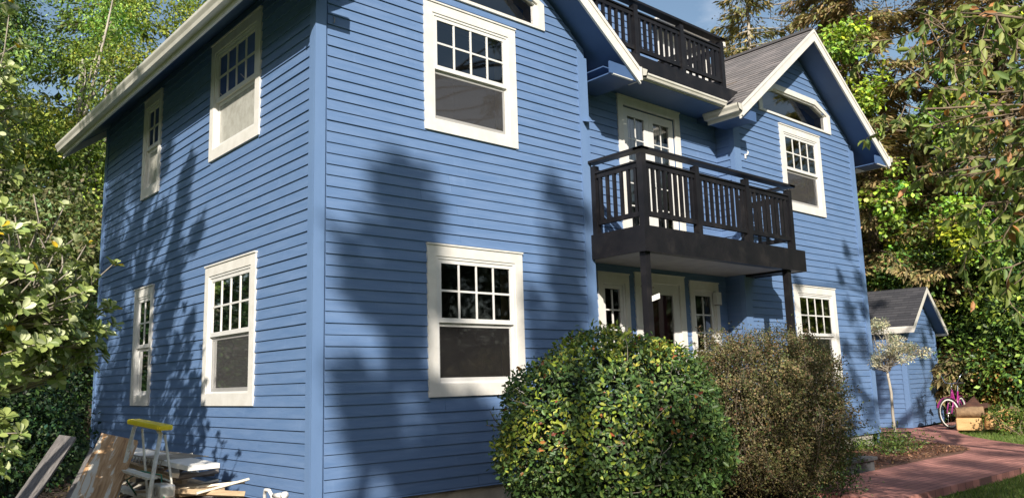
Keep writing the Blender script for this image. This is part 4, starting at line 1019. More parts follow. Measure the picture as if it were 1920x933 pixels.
conifer('fir_tree', 'tall brown tinged fir with sky showing through, top left', (-1.2, 21, 0), 19, 4.2, [(0.268, 0.202, 0.105), (0.335, 0.248, 0.119), (0.184, 0.186, 0.066)], z0=.3, nb=90, lsize=.34, pers=55)
conifer('fir_tree', 'green fir standing between the brown fir and the roof edge', (3.8, 22, 0), 21, 3.8, [(0.117, 0.155, 0.04), (0.167, 0.186, 0.053), (0.084, 0.124, 0.04)], z0=.35, nb=80, lsize=.34, pers=55)
broad_tree('undergrowth_shrub', 'shaded dark undergrowth below the rhododendron by the house corner', (-2.2, 8.5, 0), [(-2.6, 7.9, 1.1, 1.7, 1.3, 1.2), (-3.3, 5.6, .7, .9, 1.4, .75), (-1.0, 10.2, 1.8, 1.6, 1.3, 1.8)], 1200, .085, DARKG, trunk_r=.05, nsub=24, cat='shrub')
broad_tree('undergrowth_shrub', 'low dark shrub filling the shade behind the leaning boards', (-1.6, 6.8, 0), [(-1.4, 6.9, .6, 1.0, .9, .8), (-.9, 8.6, .8, .8, .9, .9), (-2.0, 5.2, .35, .7, .8, .5)], 1200, .075, DARKG, trunk_r=.04, nsub=22, cat='shrub')
broad_tree('undergrowth_shrub', 'thin leafed shrub filling the gap past the back corner', (-.3, 12.5, 0), [(-.5, 12.5, 3.2, 1.6, 1.3, 2.4), (.7, 12.2, 4.6, 1.0, 1.0, 1.6)], 620, .11, [(0.134, 0.171, 0.059), (0.184, 0.202, 0.066), (0.218, 0.202, 0.092)], trunk_r=.07, nsub=20, cat='shrub')

# neighbour's weathered shake roof glimpsed at left
nb_ = thing('outbuilding', 'weathered grey shingled outbuilding glimpsed behind the shrubs at left', 'outbuilding')
m = MB(); lapped(m, (-4.9, 11.3, 1.5), (1, 0, 0), Vector((0, .9, .5)).normalized(), Vector((0, -.5, .9)).normalized(), [(k * .16, (k + 1) * .16, [(0, 3.6, 0, 3.6)]) for k in range(12)], .16, .02, .006); m.build('roof', 'shake', nb_)
m = MB(); m.box(-4.7, -1.5, 11.5, 13.5, 0, 1.6); m.build('wall', 'grey_wood', nb_)

# ------------------------------------------------------------------ trees on the right
gr = 'dense trees beyond the house on the right'
conifer('spruce', 'open crowned spruce with a pale trunk above the far roof', (20.5, 7.4, 0), 16.5, 3.4, [(0.167, 0.186, 0.066), (0.234, 0.217, 0.079), (0.301, 0.232, 0.105)], z0=.42, nb=90, lsize=.22, pers=110, trunk_r=.16, bark='pale_bark', sag=.18)
def bare_tree(name, label, base, h, spread, seed_dir):
    t = thing(name, label, 'tree'); m = MB(); b = np.array(base, float); pts = trunk_tube(m, b, b + np.array([seed_dir[0] * h * .15, seed_dir[1] * h * .15, h]), .14, .03, .5, 9)
    Ps = []
    for k in range(46):
        i = rng.integers(4, 9) if h > 10 else rng.integers(2, 9); p = np.array(pts[min(i, 8)]); a = rng.uniform(0, 2 * math.pi); e = p + np.array([math.cos(a), math.sin(a), rng.uniform(-.1, .7)]) * spread * rng.uniform(.4, 1)
        q = trunk_tube(m, p, e, .035, .008, 1.1, 6, 5)
        for j in range(5):
            p2 = np.array(q[rng.integers(2, 6)]); e2 = p2 + (rdir(1)[0] + [0, 0, .1]) * spread * .35; q2 = trunk_tube(m, p2, e2, .012, .004, 1.2, 4, 4); Ps += [np.array(x) for x in q2[1:]]
    m.build('trunk', 'grey_twig', t, smooth=True); P = np.repeat(np.array(Ps), 7, 0); P = P + rng.normal(size=P.shape) * .13; n = len(P); l = rng.uniform(.05, .13, n)
    leaf_object('crown', P, rdir(n), rdir(n), l, l * .5, tints(n, [(.13, .1, .06), (.16, .12, .08), (.08, .1, .04)]), 'leaf', t)
bare_tree('bare_tree', 'nearly leafless reddish tree beside the spruce', (23.0, 6.6, 0), 15.0, 3.0, (.2, -.3))
bare_tree('bare_tree', 'thin grey branched tree against the sky at top right', (22.5, 1.2, 0), 13.8, 3.0, (-.1, .2))
def ivy_tree(label, base, h, rad, ivy, pal=BROWNG, seed=0):
    t = conifer('ivy_covered_tree', label, base, h, rad, pal, z0=.05, nb=150, lsize=.24, pers=150, sag=.4, profile=.4)
    cl = []
    for c in ivy: cl += sub_clumps(c[:3], c[3:6], int(c[6] * .6), .2, .42, .3)
    P, D, U = clump_leaves(cl, 900, .5, shell=.3); n = len(P); l = rng.uniform(.09, .17, n)
    leaf_object('ivy', P, D, nrm(U + SUNV_np * .5), l, l * .85, TONE * tints(n, [(0.167, 0.264, 0.033), (0.251, 0.372, 0.04), (0.368, 0.465, 0.053), (0.1, 0.155, 0.026)], None, .25), 'glossy_leaf', t); return t
SUNV_np = np.array(SUNV[:])
ivy_tree('tall dead looking conifer draped in bright ivy beside the far gable', (21.0, 4.0, 0), 17, 3.2, [(19.2, 3.0, 9.2, .9, .9, 1.6, 22), (18.9, 3.3, 11.3, .8, .8, 1.2, 16), (18.6, 2.6, 6.6, .9, .8, 1.4, 18)])
ivy_tree('wide brown conifer with ivy climbing its middle, right of the gable peak', (22.0, .2, 0), 19, 4.2, [(19.2, .8, 8.2, .9, .9, 1.7, 24), (18.8, .6, 5.2, 1.0, .8, 1.2, 20), (20, -1.0, 10.5, 1.0, .9, 1.4, 14)])
ivy_tree('brown green conifer at the right edge behind the cherry branches', (21.5, -4.2, 0), 19, 4.4, [(18.8, -2.6, 5.5, 1.2, .9, 1.5, 20), (18.9, -3.6, 9.0, 1.0, .9, 1.3, 12)], OLIVE)
ivy_tree('ivy hung conifer standing behind the shed roof', (24.5, 4.4, 0), 10, 3.4, [(21.2, 4.2, 4.4, 1.4, .9, 1.2, 26), (21.4, 3.0, 5.5, 1.2, .9, 1.0, 18)], OLIVE)
und = [(0.074, 0.135, 0.03), (0.116, 0.21, 0.041), (0.198, 0.3, 0.047), (0.05, 0.09, 0.03)]
broad_tree('laurel', 'dark laurel thicket behind the bicycle and shed', (21.5, 2.2, 0), [(20.9, 2.6, 2.2, 1.2, 1.4, 2.2), (20.6, .6, 1.7, 1.3, 1.3, 1.7), (21.2, 1.6, 4.2, 1.5, 1.5, 1.5)], 1000, .12, und, trunk_r=.06, nsub=26, mat='glossy_leaf', cat='shrub', limbs=24)
broad_tree('laurel', 'laurel thicket right of the stacked logs', (20.2, -1.6, 0), [(19.8, -1.0, 1.6, 1.5, 1.3, 1.6), (19.6, -2.2, 2.8, 1.6, 1.3, 1.5), (19.9, -.4, 3.6, 1.3, 1.2, 1.3)], 1000, .12, und, trunk_r=.06, nsub=26, mat='glossy_leaf', cat='shrub', limbs=24)
broad_tree('laurel', 'laurel thicket at the right edge of the lawn', (18.6, -4.2, 0), [(18.6, -3.6, 1.5, 1.5, 1.2, 1.5), (18.9, -4.4, 3.2, 1.5, 1.3, 1.5), (18.8, -3.2, 4.6, 1.0, 1.0, 1.0)], 1000, .12, und, trunk_r=.06, nsub=26, mat='glossy_leaf', cat='shrub', limbs=24)
broad_tree('bramble', 'brown bramble and bracken tangle right of the shed', (19.2, .5, 0), [(19.3, .35, 1.1, .5, .7, 1.0), (18.9, -1.1, .6, .5, .7, .5)], 1300, .085, [(0.402, 0.232, 0.092), (0.218, 0.232, 0.053), (0.502, 0.31, 0.119), (0.167, 0.248, 0.053)], trunk_r=.03, nsub=20, cat='shrub')
# distant woods behind everything
def woods():
    cl = []
    for az, dist, zt in [(a, random.uniform(34, 44), random.uniform(9, 13)) for a in np.linspace(0, 355, 150)]:
        x = CAMPOS[0] + dist * math.cos(math.radians(az)); y = CAMPOS[1] + dist * math.sin(math.radians(az))
        if 24 < az < 34: zt *= .8
        z = 1.0
        while z < zt: cl.append((x + random.uniform(-1, 1), y + random.uniform(-1, 1), z, 2.1, 2.1, 1.4)); z += 1.3
    P, D, U = clump_leaves(cl, 85, .4, shell=.3); n = len(P); l = rng.uniform(.3, .6, n)
    tag(leaf_object('distant_woods', P, D, U, l, l * .5, tints(n, [(.03, .05, .022), (.05, .075, .03), (.07, .08, .035)]), 'leaf'), 'far off dark woodland behind the garden trees', None, None, 'stuff')
woods()

# white sided house glimpsed through the trees at right
fh = thing('neighbouring_house', 'white sided house glimpsed through gaps in the trees at right', 'house')
m = MB(); m.box(26.5, 33, -2.5, 5.0, 0, 5.2); m.build('wall', 'far_siding', fh)
m = MB(); m.prism([(26.2, -3, 5.2), (33.3, -3, 5.2), (29.7, -3, 7.2)], (0, 8.5, 0)); m.build('roof', 'shingle', fh)
for y in (-1.2, 1.2, 3.4):
    m = MB(); m.box(26.46, 26.5, y - .4, y + .4, 2.4, 3.8); m.build('window', 'room_dark', fh)

# fallen pale branches in the thicket
for i, (a, b, lab) in enumerate((((18.6, -1.3, .4), (19.4, .9, 3.4), 'long dead branch leaning through the laurel thicket'), ((17.9, -.9, .1), (18.9, -1.6, 1.5), 'bare grey stick rising beside the lit garden plant'))):
    m = MB(); pts = trunk_tube(m, a, b, .035, .015, .8, 8, 6)
    for k in range(5): p = np.array(pts[2 + k]); trunk_tube(m, p, p + rdir(1)[0] * .5, .012, .004, 1, 4, 4)
    tag(m.build('fallen_branch', 'pale_bark', smooth=True), lab, 'branch', 'dead branches in the thicket')

# ------------------------------------------------------------------ cherry tree, near right
def cherry():
    t = thing('cherry_tree', 'cherry tree whose drooping leafy branches hang in from the right', 'tree'); m = MB(); Ps, Ds, Ls, Cs = [], [], [], []
    base = np.array([3.6, -7.6, 0.]); fork = np.array([3.3, -7.0, 2.3]); trunk_tube(m, base, fork, .13, .1, .4, 7, 9)
    tg = [(2.37, -4.65, 3.86), (1.93, -5.05, 3.72), (1.69, -5.28, 3.28), (1.18, -5.64, 3.32), (1.09, -5.77, 3.0), (2.28, -4.73, 3.31), (2.06, -5.01, 3.03), (1.61, -5.39, 2.88), (1.33, -5.62, 2.6), (2.39, -4.7, 2.77),
          (1.96, -5.1, 2.62), (1.7, -5.35, 2.36), (1.4, -5.58, 2.16), (1.15, -5.62, 1.9), (2.29, -5.05, 2.2), (2.76, -4.57, 3.77), (1.94, -5.45, 3.07), (2.52, -5.08, 3.96), (2.29, -5.39, 2.61), (2.53, -5.29, 3.61), (2.74, -4.77, 2.93), (3.0, -4.2, 3.4)]
    for q in tg:
        q = np.array(q); mid = fork + (q - fork) * .5 + [0, 0, .35]; L1_ = trunk_tube(m, fork + rng.normal(size=3) * .1, mid, .03, .012, .9, 5, 6); L2_ = trunk_tube(m, L1_[-1], q, .012, .004, 1.3, 7, 6)
        for j in range(11):
            p = np.array((L1_ + L2_)[rng.integers(5, 12)]); dr = nrm(np.array([-.4, .5, .0]) * rng.uniform(0, 1) + rng.normal(size=3) * .65); e = p + dr * rng.uniform(.15, .45) + np.array([0, 0, -.1])
            tw = trunk_tube(m, p, e, .005, .002, 1.2, 6, 4); tw = np.array([list(x) for x in tw])
            nl = rng.integers(8, 17)
            for k in range(nl):
                s = rng.random() ** .7 * 4.99; i = int(s); pp = tw[i] * (1 - s + i) + tw[i + 1] * (s - i)
                Ps.append(pp); Ds.append(nrm(np.array([0, 0, -.75]) + rng.normal(size=3) * .5 + dr * .3)); Ls.append(rng.uniform(.055, .105))
                r = rng.random(); Cs.append(np.array((.2, .25, .06) if r < .45 else (.3, .33, .1) if r < .7 else (.11, .17, .045) if r < .93 else (.42, .2, .08)) * rng.uniform(.75, 1.3))
    m.build('trunk', 'twig', t, smooth=True); Ls = np.array(Ls); n = len(Ls)
    leaf_object('crown', np.array(Ps), np.array(Ds), nrm(rdir(n) + SUNV_np * .7), Ls, Ls * .42, np.array(Cs), 'leaf', t, 'oval', .45)
cherry()

# ------------------------------------------------------------------ tall trees behind the photographer: they shade the walls
SD = np.array([-.9, -1.06, .745])
def shade_tree(label, base, pts, t, pal, dens=110, ls=.24, trunk_r=.2, rs=.92, mat='leaf'):
    """crown lumps (wall x/y/z, radius) stand t metres up-sun of the house"""
    tr = thing('tall_tree', label, 'tree'); cl = []; m = MB(); base = np.array(base, float)
    for (p, r) in pts: cl.append((*(np.array(p) + SD * t * rng.uniform(.93, 1.07)), r * rs, r * rs, r * rs))
    zmax = max(c[2] for c in cl); C0 = np.mean([c[:3] for c in cl], 0); tp = np.array([C0[0], C0[1], zmax]); tk = trunk_tube(m, base, tp, trunk_r, .05, .15, 12)
    for c in cl:
        k = min(range(12), key=lambda i: abs(tk[i][2] - (c[2] - 1.0))); trunk_tube(m, tk[k], c[:3], .05, .015, .8, 6, 5)
    m.build('trunk', 'bark', tr, smooth=True)
    Ps, Ds, Us = [], [], []
    for c in cl:
        n = int(dens * (.3 + c[3] * 4)); d = rdir(n); Ps.append(np.array(c[:3]) + d * c[3] * (rng.random((n, 1)) ** .5) * np.array([1, 1, 1.15])); Ds.append(nrm(rdir(n) + [0, 0, -.5])); Us.append(rdir(n))
    P, D, U = map(np.concatenate, (Ps, Ds, Us)); n = len(P); l = ls * rng.uniform(.6, 1.2, n)
    leaf_object('crown', P, D, U, l, l * .5, tints(n, pal), mat, tr)
fb = [(1.09, 3.4, .22), (1.16, 3.06, .24), (.92, 3.23, .14), (.38, 2.8, .09), (.55, 2.55, .1), (.6, 2.23, .12), (.92, 2.69, .2), (1.05, 2.37, .21), (1.11, 2.03, .2), (1.08, 1.76, .18), (.36, 1.31, .13), (.6, 1.2, .1),
      (.54, .87, .18), (.91, .69, .23), (.78, 1.02, .1), (1.57, .64, .33), (1.29, .4, .26), (2.01, .89, .28), (2.0, .44, .28), (1.9, 1.13, .15), (1.44, 1.25, .11), (1.85, .23, .25), (1.4, 0, .3), (2.2, 0, .35), (2.6, .6, .35), (1.55, 2.2, .1), (1.4, 2.6, .12),  (.45, 2.35, .07), (.7, 2.95, .07), (1.35, 3.3, .07), (1.4, 2.95, .08), (.78, 3.5, .07), (.45, 1.5, .08), (1.2, 1.5, .08), (1.25, 3.65, .06), (.95, 3.65, .07)]
shade_tree('tall conifer on the sunward side shading the near gable', (-14, -15.5, 0), [((x, 0, z), r) for x, z, r in fb], 15, DARKG)
fb2 = [(3.55, 2.98, .26), (3.52, 2.5, .27), (3.45, 2.1, .25), (3.62, 3.47, .2), (2.99, 1.93, .13), (2.88, 2.34, .08), (3.3, 3.77, .1), (3.2, 1.5, .3), (3.6, 1.2, .3), (3.0, .9, .3), (3.6, .4, .4)]
shade_tree('second tall conifer beside it shading the bushes', (-11.8, -16.4, 0), [((x, 0, z), r) for x, z, r in fb2], 15.5, DARKG)
# shade over bushes, path and lawn
fb3 = [((x, y, z), r) for x, y, z, r in ((1.7, -2.9, .9, .42), (2.5, -2.7, 1.2, .4), (2.2, -2.9, .4, .5), (1.2, -2.7, .1, .35), (3.1, -2.6, .7, .45), (3.9, -2.8, .8, .42), (4.5, -2.7, .5, .5), (5.2, -2.5, .9, .35), (4.2, -2.5, 1.5, .28), (5.6, -2.6, .2, .5), (6.5, -2.4, .1, .6), (7.4, -2.7, 0, .6), (6.6, -3.3, 0, .7), (7.8, -3.6, 0, .7), (8.8, -2.6, .1, .4), (9.3, -4, 0, .8), (10.5, -3.4, 0, .6), (8.6, -1.4, .2, .5), (5.4, -3.6, 0, .6), (7.2, -1.5, .4, .4), (10.6, -2.3, .1, .3))]
def _near_cherry(p):
    p = np.array(p)
    for t_ in np.linspace(1.5, 7, 40):
        q = p + SD * t_
        if .7 < q[0] < 3.3 and -6.1 < q[1] < -4.0 and 1.5 < q[2] < 4.3: return True
    return False
fb3 = [b_ for b_ in fb3 if not _near_cherry(b_[0])]
shade_tree('tall spreading tree on the sunward side shading path and lawn', (-14, -24, 0), fb3, 20, DARKG, 75)
fb4 = [((x, 0, z), r) for x, z, r in ((10.7, 1.2, .28), (11.2, 1.9, .25), (10.8, 2.5, .22), (11.2, .7, .3), (10.4, .5, .3), (11.3, 3.1, .16), (10.9, 3.6, .13), (10.5, 1.8, .15), (8.7, 2.5, .1), (9.0, 2.9, .12), (9.9, 1.1, .25), (9.3, .6, .3), (11.35, 2.5, .13), (10.55, 3.1, .1))] \
    + [((16.4, 2.5, z), r) for z, r in ((.8, .3), (1.2, .3), (.4, .35), (2.9, .3), (2.5, .3))] + [((17.3, 1.3, 1.9), .22), ((17.8, 1.4, 2.3), .25), ((18.4, 1.5, 1.6), .2), ((18.6, 1.6, 2.6), .22), ((16.9, 1.3, .6), .3), ((17.2, 3, 3.2), .3), ((16.9, 2.2, 3.1), .25), ((18.2, 1.4, 1.0), .15)] \
    + [((x, y, 0), .3) for x, y in ((12.5, -1.8), (13, .3), (15.6, .8), (14.2, -.2))]
shade_tree('slender small leaved tree right of the photographer dappling the far gable and shed', (5.6, -9.6, 0), fb4, 8.5, DARKG, 150, .11, .1, .9)
fl = [(6.31, 4.58, .3), (6.59, 3.77, .33), (6.29, 2.81, .32), (5.97, 1.66, .3), (4.48, 3.68, .2), (3.78, 2.99, .18), (3.66, 3.69, .16), (3.52, 4.16, .16), (4.11, 2.32, .16), (3.75, 2.6, .13), (3.07, 3.31, .13), (5.69, 2.28, .25), (6.4, 1.04, .3), (3.66, 1.87, .11), (5.01, .91, .33), (6.9, 3.3, .3), (6.9, 2.2, .3), (5.2, 3.1, .16), (5.0, 4.3, .2), (5.4, 1.5, .2), (5.7, .8, .3), (4.6, 2.9, .14), (3.9, 3.3, .14), (5.8, 5, .25), (6.9, 4.4, .3), (6.6, 1.5, .3), (5.4, 4.6, .25), (4.9, 3.6, .18), (6.2, 3.3, .28), (5.6, 3.7, .22), (6.8, .8, .3), (4.4, 4.6, .18), (6.0, .5, .3), (3.3, 1.2, .1), (3.2, 2.2, .1), (4.2, 1.5, .14)]
shade_tree('tree left of the photographer throwing streaky shade on the side wall', (-6.4, -1.9, 0), [((0, y, z), r) for y, z, r in fl], 6.0, DARKG, 260, .12, .09, 1.3)

# ------------------------------------------------------------------ grass blades near the lower right and beyond the path
def grass(name, label, x0, x1, y0, y1, n, inside, h=.05):
    P = np.stack([rng.uniform(x0, x1, n), rng.uniform(y0, y1, n), np.full(n, -.03)], 1); P = P[[inside(*p[:2]) for p in P]]; n = len(P)
    D = nrm(np.array([0, 0, 1.]) + rng.normal(size=(n, 3)) * .45); l = rng.uniform(.5, 1.3, n) * h
    tag(leaf_object(name, P, D, rdir(n), l, .007, tints(n, [(.12, .19, .03), (.16, .23, .05), (.2, .22, .07), (.08, .14, .03)]), 'leaf'), label, None, None, 'stuff')
grass('grass', 'short grass of the lawn beside the brick path', 4.5, 12, -6.5, -2.4, 90000, lambda x, y: y < -3.22 + max(0, x - 8.6) * .25)
grass('grass', 'strip of lawn beyond the brick path', 12.4, 17, -3.5, .6, 40000, lambda x, y: y < -2.0 + (x - 12.6) * .75 and y > -3.4, .07)
# wood chips on the mulch
P = np.stack([rng.uniform(7.7, 13.4, 9000), rng.uniform(-1.7, .6, 9000), np.full(9000, .06)], 1); P = P[(P[:, 1] < -.02) | (P[:, 0] > 11.7)]; P = P[P[:, 1] > -1.66 + np.maximum(0, P[:, 0] - 11.2) * 1.05]
tag(leaf_object('wood_chips', P, nrm(rdir(len(P)) * [1, 1, .3]), nrm(rdir(len(P)) * .5 + [0, 0, 1]), rng.uniform(.03, .07, len(P)), .025, tints(len(P), [(.2, .1, .06), (.12, .06, .04), (.3, .17, .1)]), 'needles'), 'reddish bark chips scattered on the bed', None, None, 'stuff')
P = np.stack([rng.uniform(-4.2, 1.4, 5000), rng.uniform(-1.5, 8.5, 5000), np.full(5000, .02)], 1); P = P[P[:, 0] < -.05]
tag(leaf_object('leaf_litter', P, nrm(rdir(len(P)) * [1, 1, .4]), nrm(rdir(len(P)) * .5 + [0, 0, 1]), rng.uniform(.04, .09, len(P)), .04, tints(len(P), [(.1, .07, .03), (.05, .07, .02), (.16, .11, .05)]), 'leaf'), 'fallen leaves on the soil beside the house', None, None, 'stuff')

# ------------------------------------------------------------------ objects: bicycle, logs, hose
def bicycle():
    t = thing('bicycle', 'magenta cruiser bicycle with white walled tyres parked by the shed', 'bicycle')
    o = np.array([16.2, .55, 0.055]); dr = nrm(np.array([-.995, -.1, 0])); sd_ = np.array([-dr[1], dr[0], 0])   # dr: forward towards viewer
    def B(f, s, z): return tuple(o + dr * f + sd_ * s + np.array([0, 0, z]) + sd_ * z * .06)
    def wheel(c, ax, nm):
        m = MB(); m.ring(c, ax, .325, .022, 36, 7); w = m.build('wheel', 'tyre', t, smooth=True)
        m = MB(); m.ring(c, ax, .305, .021, 36, 6); m.build('whitewall', 'white_rubber', w, smooth=True)
        m = MB(); axn = Vector(ax).normalized(); u = axn.cross(Vector((0, 0, 1))).normalized(); v = axn.cross(u)
        m.tube([Vector(c) - axn * .04, Vector(c) + axn * .04], .02)
        for k in range(20):
            a = 2 * math.pi * k / 20; m.tube([Vector(c) + axn * (.03 if k % 2 else -.03), Vector(c) + (u * math.cos(a) + v * math.sin(a)) * .3], .0025, 3, False)
        m.build('spokes', 'chrome', w)
    ax_r = sd_ + np.array([0, 0, .06]); fw = B(.0, 0, .345); rw = B(-1.08, 0, .345); aF = nrm(ax_r * math.cos(.42) + dr * math.sin(.42))
    wheel(fw, aF, 'f'); wheel(rw, ax_r, 'r')
    m = MB(); hd, hdt, bb, st_, = B(-.24, 0, .72), B(-.27, 0, .86), B(-.62, 0, .3), B(-.76, 0, .82)
    m.tube([hd, hdt], .024); m.tube([hdt, B(-.45, 0, .62), bb], .02); m.tube([hd, B(-.4, 0, .42), bb], .02); m.tube([bb, st_], .017); m.tube([bb, B(-1.08, .05, .345)], .011); m.tube([bb, B(-1.08, -.05, .345)], .011)
    m.tube([B(-.74, 0, .72), B(-1.08, .05, .345)], .01); m.tube([B(-.74, 0, .72), B(-1.08, -.05, .345)], .01)
    m.tube([hd, B(-.16, .05, .6), B(0, .05, .345)], .013); m.tube([hd, B(-.16, -.05, .6), B(0, -.05, .345)], .013); m.build('frame', 'magenta_paint', t, smooth=True)
    m = MB(); m.tube([hdt, B(-.29, 0, 1.0)], .013); c = B(-.27, 0, 1.0); k = sd_ * math.cos(.42) - dr * math.sin(.42) * -1
    for s in (-1, 1): m.tube([c, tuple(np.array(c) + k * s * .16 + [0, 0, .03]), tuple(np.array(c) + k * s * .26 + [0, 0, .2] - dr * .05), tuple(np.array(c) + k * s * .3 + [0, 0, .22] - dr * .28)], .011)
    m.build('handlebar', 'chrome', t, smooth=True)
    for s in (-1, 1): m = MB(); e = np.array(c) + k * s * .3 + [0, 0, .22] - dr * .28; m.tube([tuple(e), tuple(e - dr * .11)], .017); m.build('grip', 'tyre', t)
    m = MB(); m.tube([st_, B(-.79, 0, .95)], .012); m.build('seat_post', 'chrome', t)
    m = MB(); q = [B(-.62, 0, .97), B(-.7, .03, .985), B(-.85, .1, .99), B(-.93, .11, .98), B(-.93, -.11, .98), B(-.85, -.1, .99), B(-.7, -.03, .985)]; m.prism(q, (0, 0, .05)); s = m.build('saddle', 'tyre', t); mod = s.modifiers.new('b', 'BEVEL'); mod.width = .02; mod.segments = 3
    m = MB(); m.tube([B(-.62, -.09, .3), B(-.62, .09, .3)], .012); m.tube([B(-.62, .09, .3), B(-.56, .1, .14)], .009); m.box(*[0, .01, 0, .01, 0, .01]) if False else None
    m.bar(B(-.56, .06, .13), B(-.56, .16, .13), .07, .02); m.bar(B(-.68, -.06, .47), B(-.68, -.16, .47), .07, .02); m.tube([B(-.62, -.09, .3), B(-.68, -.1, .46)], .009); m.ring(B(-.62, .04, .3), ax_r, .09, .006, 20, 5); m.build('crank', 'bare_steel', t)
    m = MB()
    for ci, cc, a in ((0, fw, aF), (1, rw, ax_r)):
        a = Vector(a).normalized(); u = Vector((0, 0, 1)); v = a.cross(u).normalized(); u = v.cross(a)
        pts = [Vector(cc) + (u * math.cos(q) + v * math.sin(q)) * .365 for q in np.linspace(-1.2, 1.2, 12)]
        for i in range(11):
            m.bar(pts[i], pts[i + 1], .05, .004, up=tuple((pts[i] - Vector(cc))))
    m.build('mudguard', 'magenta_paint', t)
bicycle()
def log(name, label, a, b, r, half=False, mat='log_bark'):
    t = thing(name, label, 'log', 'cut logs piled by the bicycle'); a, b = Vector(a), Vector(b); d = (b - a).normalized(); u = Vector((0, 0, 1)); v = d.cross(u).normalized(); u = v.cross(d); n = 18; m = MB(); ends = MB(); V = []
    for k, p in enumerate((a, a.lerp(b, .33), a.lerp(b, .66), b)):
        for i in range(n):
            q = 2 * math.pi * i / n; rr = r * (1 + .09 * math.sin(3 * q + k * 1.3) + random.uniform(-.06, .06)); x, y = math.cos(q) * rr, math.sin(q) * rr
            if half: y = max(y, -.02); 
            V.append(p + v * x + u * y)
    m.add(V, [(k * n + i, k * n + (i + 1) % n, (k + 1) * n + (i + 1) % n, (k + 1) * n + i) for k in range(3) for i in range(n)]); m.build('bark', mat, t, smooth=True)
    ends.add(V[:n], [tuple(range(n))]); ends.build('cut_end', 'cut_wood', t); ends = MB(); ends.add(V[-n:], [tuple(range(n))]); ends.build('cut_end', 'cut_wood', t)
    return t
log('log', 'bark covered round log lying on top of the squared block', (15.55, -.3, .5), (16.0, -.95, .5), .12) if False else None
def lg(f, s, z): # f: away from viewer, s: to the right (image)
    o = np.array([15.95, -.0, .05]); fv = np.array([.934, .357, 0]); rv = np.array([.357, -.934, 0]); return tuple(o + fv * f + rv * s + np.array([0, 0, z]))
t = thing('squared_log', 'pale freshly split squared log block at the foot of the pile', 'log', None)
m = MB(); m.prism([lg(-.15, -.3, 0), lg(-.15, .2, 0), lg(.22, .22, 0), lg(.22, -.28, 0)], (0, 0, .27)); b_ = m.build('block', 'cut_wood', t); mod = b_.modifiers.new('b', 'BEVEL'); mod.width = .03; mod.segments = 3
log('log', 'round bark covered log lying on the squared block', lg(.02, -.28, .38), lg(.1, .26, .39), .12)
log('log', 'upright sawn log section right of the squared block', lg(.25, .42, .0), lg(.28, .44, .36), .17, mat='cut_wood')
log('log', 'leaning log end at the right of the pile', lg(.25, .72, .17), lg(1.0, .8, .2), .18, mat='cut_wood')
log('log', 'log end at the back right of the pile', lg(.5, .7, .3), lg(1.3, .9, .32), .15)
m = MB()
m.prism([lg(.6, -.1, .45), lg(.6, .3, .43), lg(1.0, .15, .66)], (.1, .05, .05)); m.prism([lg(.7, -.4, .4), lg(.75, .45, .46), lg(1.2, .4, .5), lg(1.1, -.2, .45)], (0, 0, .05)); m.build('rusty_sheet', 'rust')
tag(bpy.data.objects['rusty_sheet'], 'folded dark brown bark sheet behind the logs', 'bark sheet')
m = MB(); pts = [(13.6 + .32 * math.cos(a) + .03 * a, 1.35 + .25 * math.sin(a), .075 + .01 * (i % 3)) for i, a in enumerate(np.linspace(0, 14, 60))]; pts = [(12.5, 1.2, .07), (12.9, 1.0, .07), (13.3, 1.05, .07)] + pts + [(14.3, .9, .08), (14.6, .75, .07)]; m.tube(pts, .016, 6)
tag(m.build('garden_hose', 'tyre', smooth=True), 'black garden hose coiled at the far corner of the house', 'hose')

# ------------------------------------------------------------------ lumber pile, ladder and boards by the side wall
def flat_board(name, label, p0, p1, wv, thick, mat, cat='board', group=None):
    """board from foot p0 to head p1, width vector wv"""
    m = MB(); p0, p1, wv = Vector(p0), Vector(p1), Vector(wv); n = (p1 - p0).cross(wv).normalized() * thick
    P = [p0, p0 + wv, p1 + wv, p1]; c = sum(P, Vector()) / 4
    m.prism([p - c for p in P], n); o = m.build(name, mat); o.location = c
    # local Y along the grain: rotate mesh data so object coords follow the board
    y = (p1 - p0).normalized(); x = wv.normalized(); x = (x - y * x.dot(y)).normalized(); z = x.cross(y); R3 = Matrix((x, y, z)).transposed()
    o.data.transform(R3.inverted().to_4x4()); o.matrix_world = Matrix.Translation(c) @ R3.to_4x4()
    return tag(o, label, cat, group)
flat_board('plywood_board', 'warped plywood board with peeling white paint leaning on the junk pile', (-2.12, .55, -.02), (-1.28, 2.02, .98), (.25, -.33, -.08), .035, 'peeling_plywood')
flat_board('weathered_panel', 'weathered grey wooden panel leaning behind the peeling board', (-2.3, 1.9, .0), (-1.35, 3.4, .93), (.14, -.14, -.03), .03, 'grey_wood')
flat_board('weathered_panel', 'narrow dark grey plank under the leaning grey panel', (-1.95, 1.3, .0), (-1.2, 2.7, .8), (.14, -.12, -.06), .03, 'grey_wood', group=None)
flat_board('white_plank', 'long white plank lying on top of the lumber pile', (-.62, 3.15, .755), (-.62, .62, .70), (-.3, -.02, .0), .045, 'white_plastic', 'plank')
lad = thing('step_ladder', 'folded paint splashed step ladder with a yellow top by the side wall', 'ladder')
A_, B_ = Vector((-1.12, 1.55, 1.05)), Vector((-1.06, .92, 1.0))
ft = Vector((-.28, -.32, -1.05))
m = MB(); m.tube([A_ + ft * .98 + Vector((0, .06, 0)), A_ + ft * .3, A_ + Vector((.0, -.03, -.02)), A_ + Vector((0, -.15, .03))], .02, 8); m.tube([B_ + ft * .98 - Vector((0, .06, 0)), B_ + ft * .3, B_ + Vector((0, .02, -.02)), B_ + Vector((0, .12, .03))], .02, 8)
m.tube([A_ + ft * .98 + Vector((0, .06, 0)), B_ + ft * .98 - Vector((0, .06, 0))], .015, 8); m.build('front_frame', 'paint_splashed_metal', lad, smooth=True)
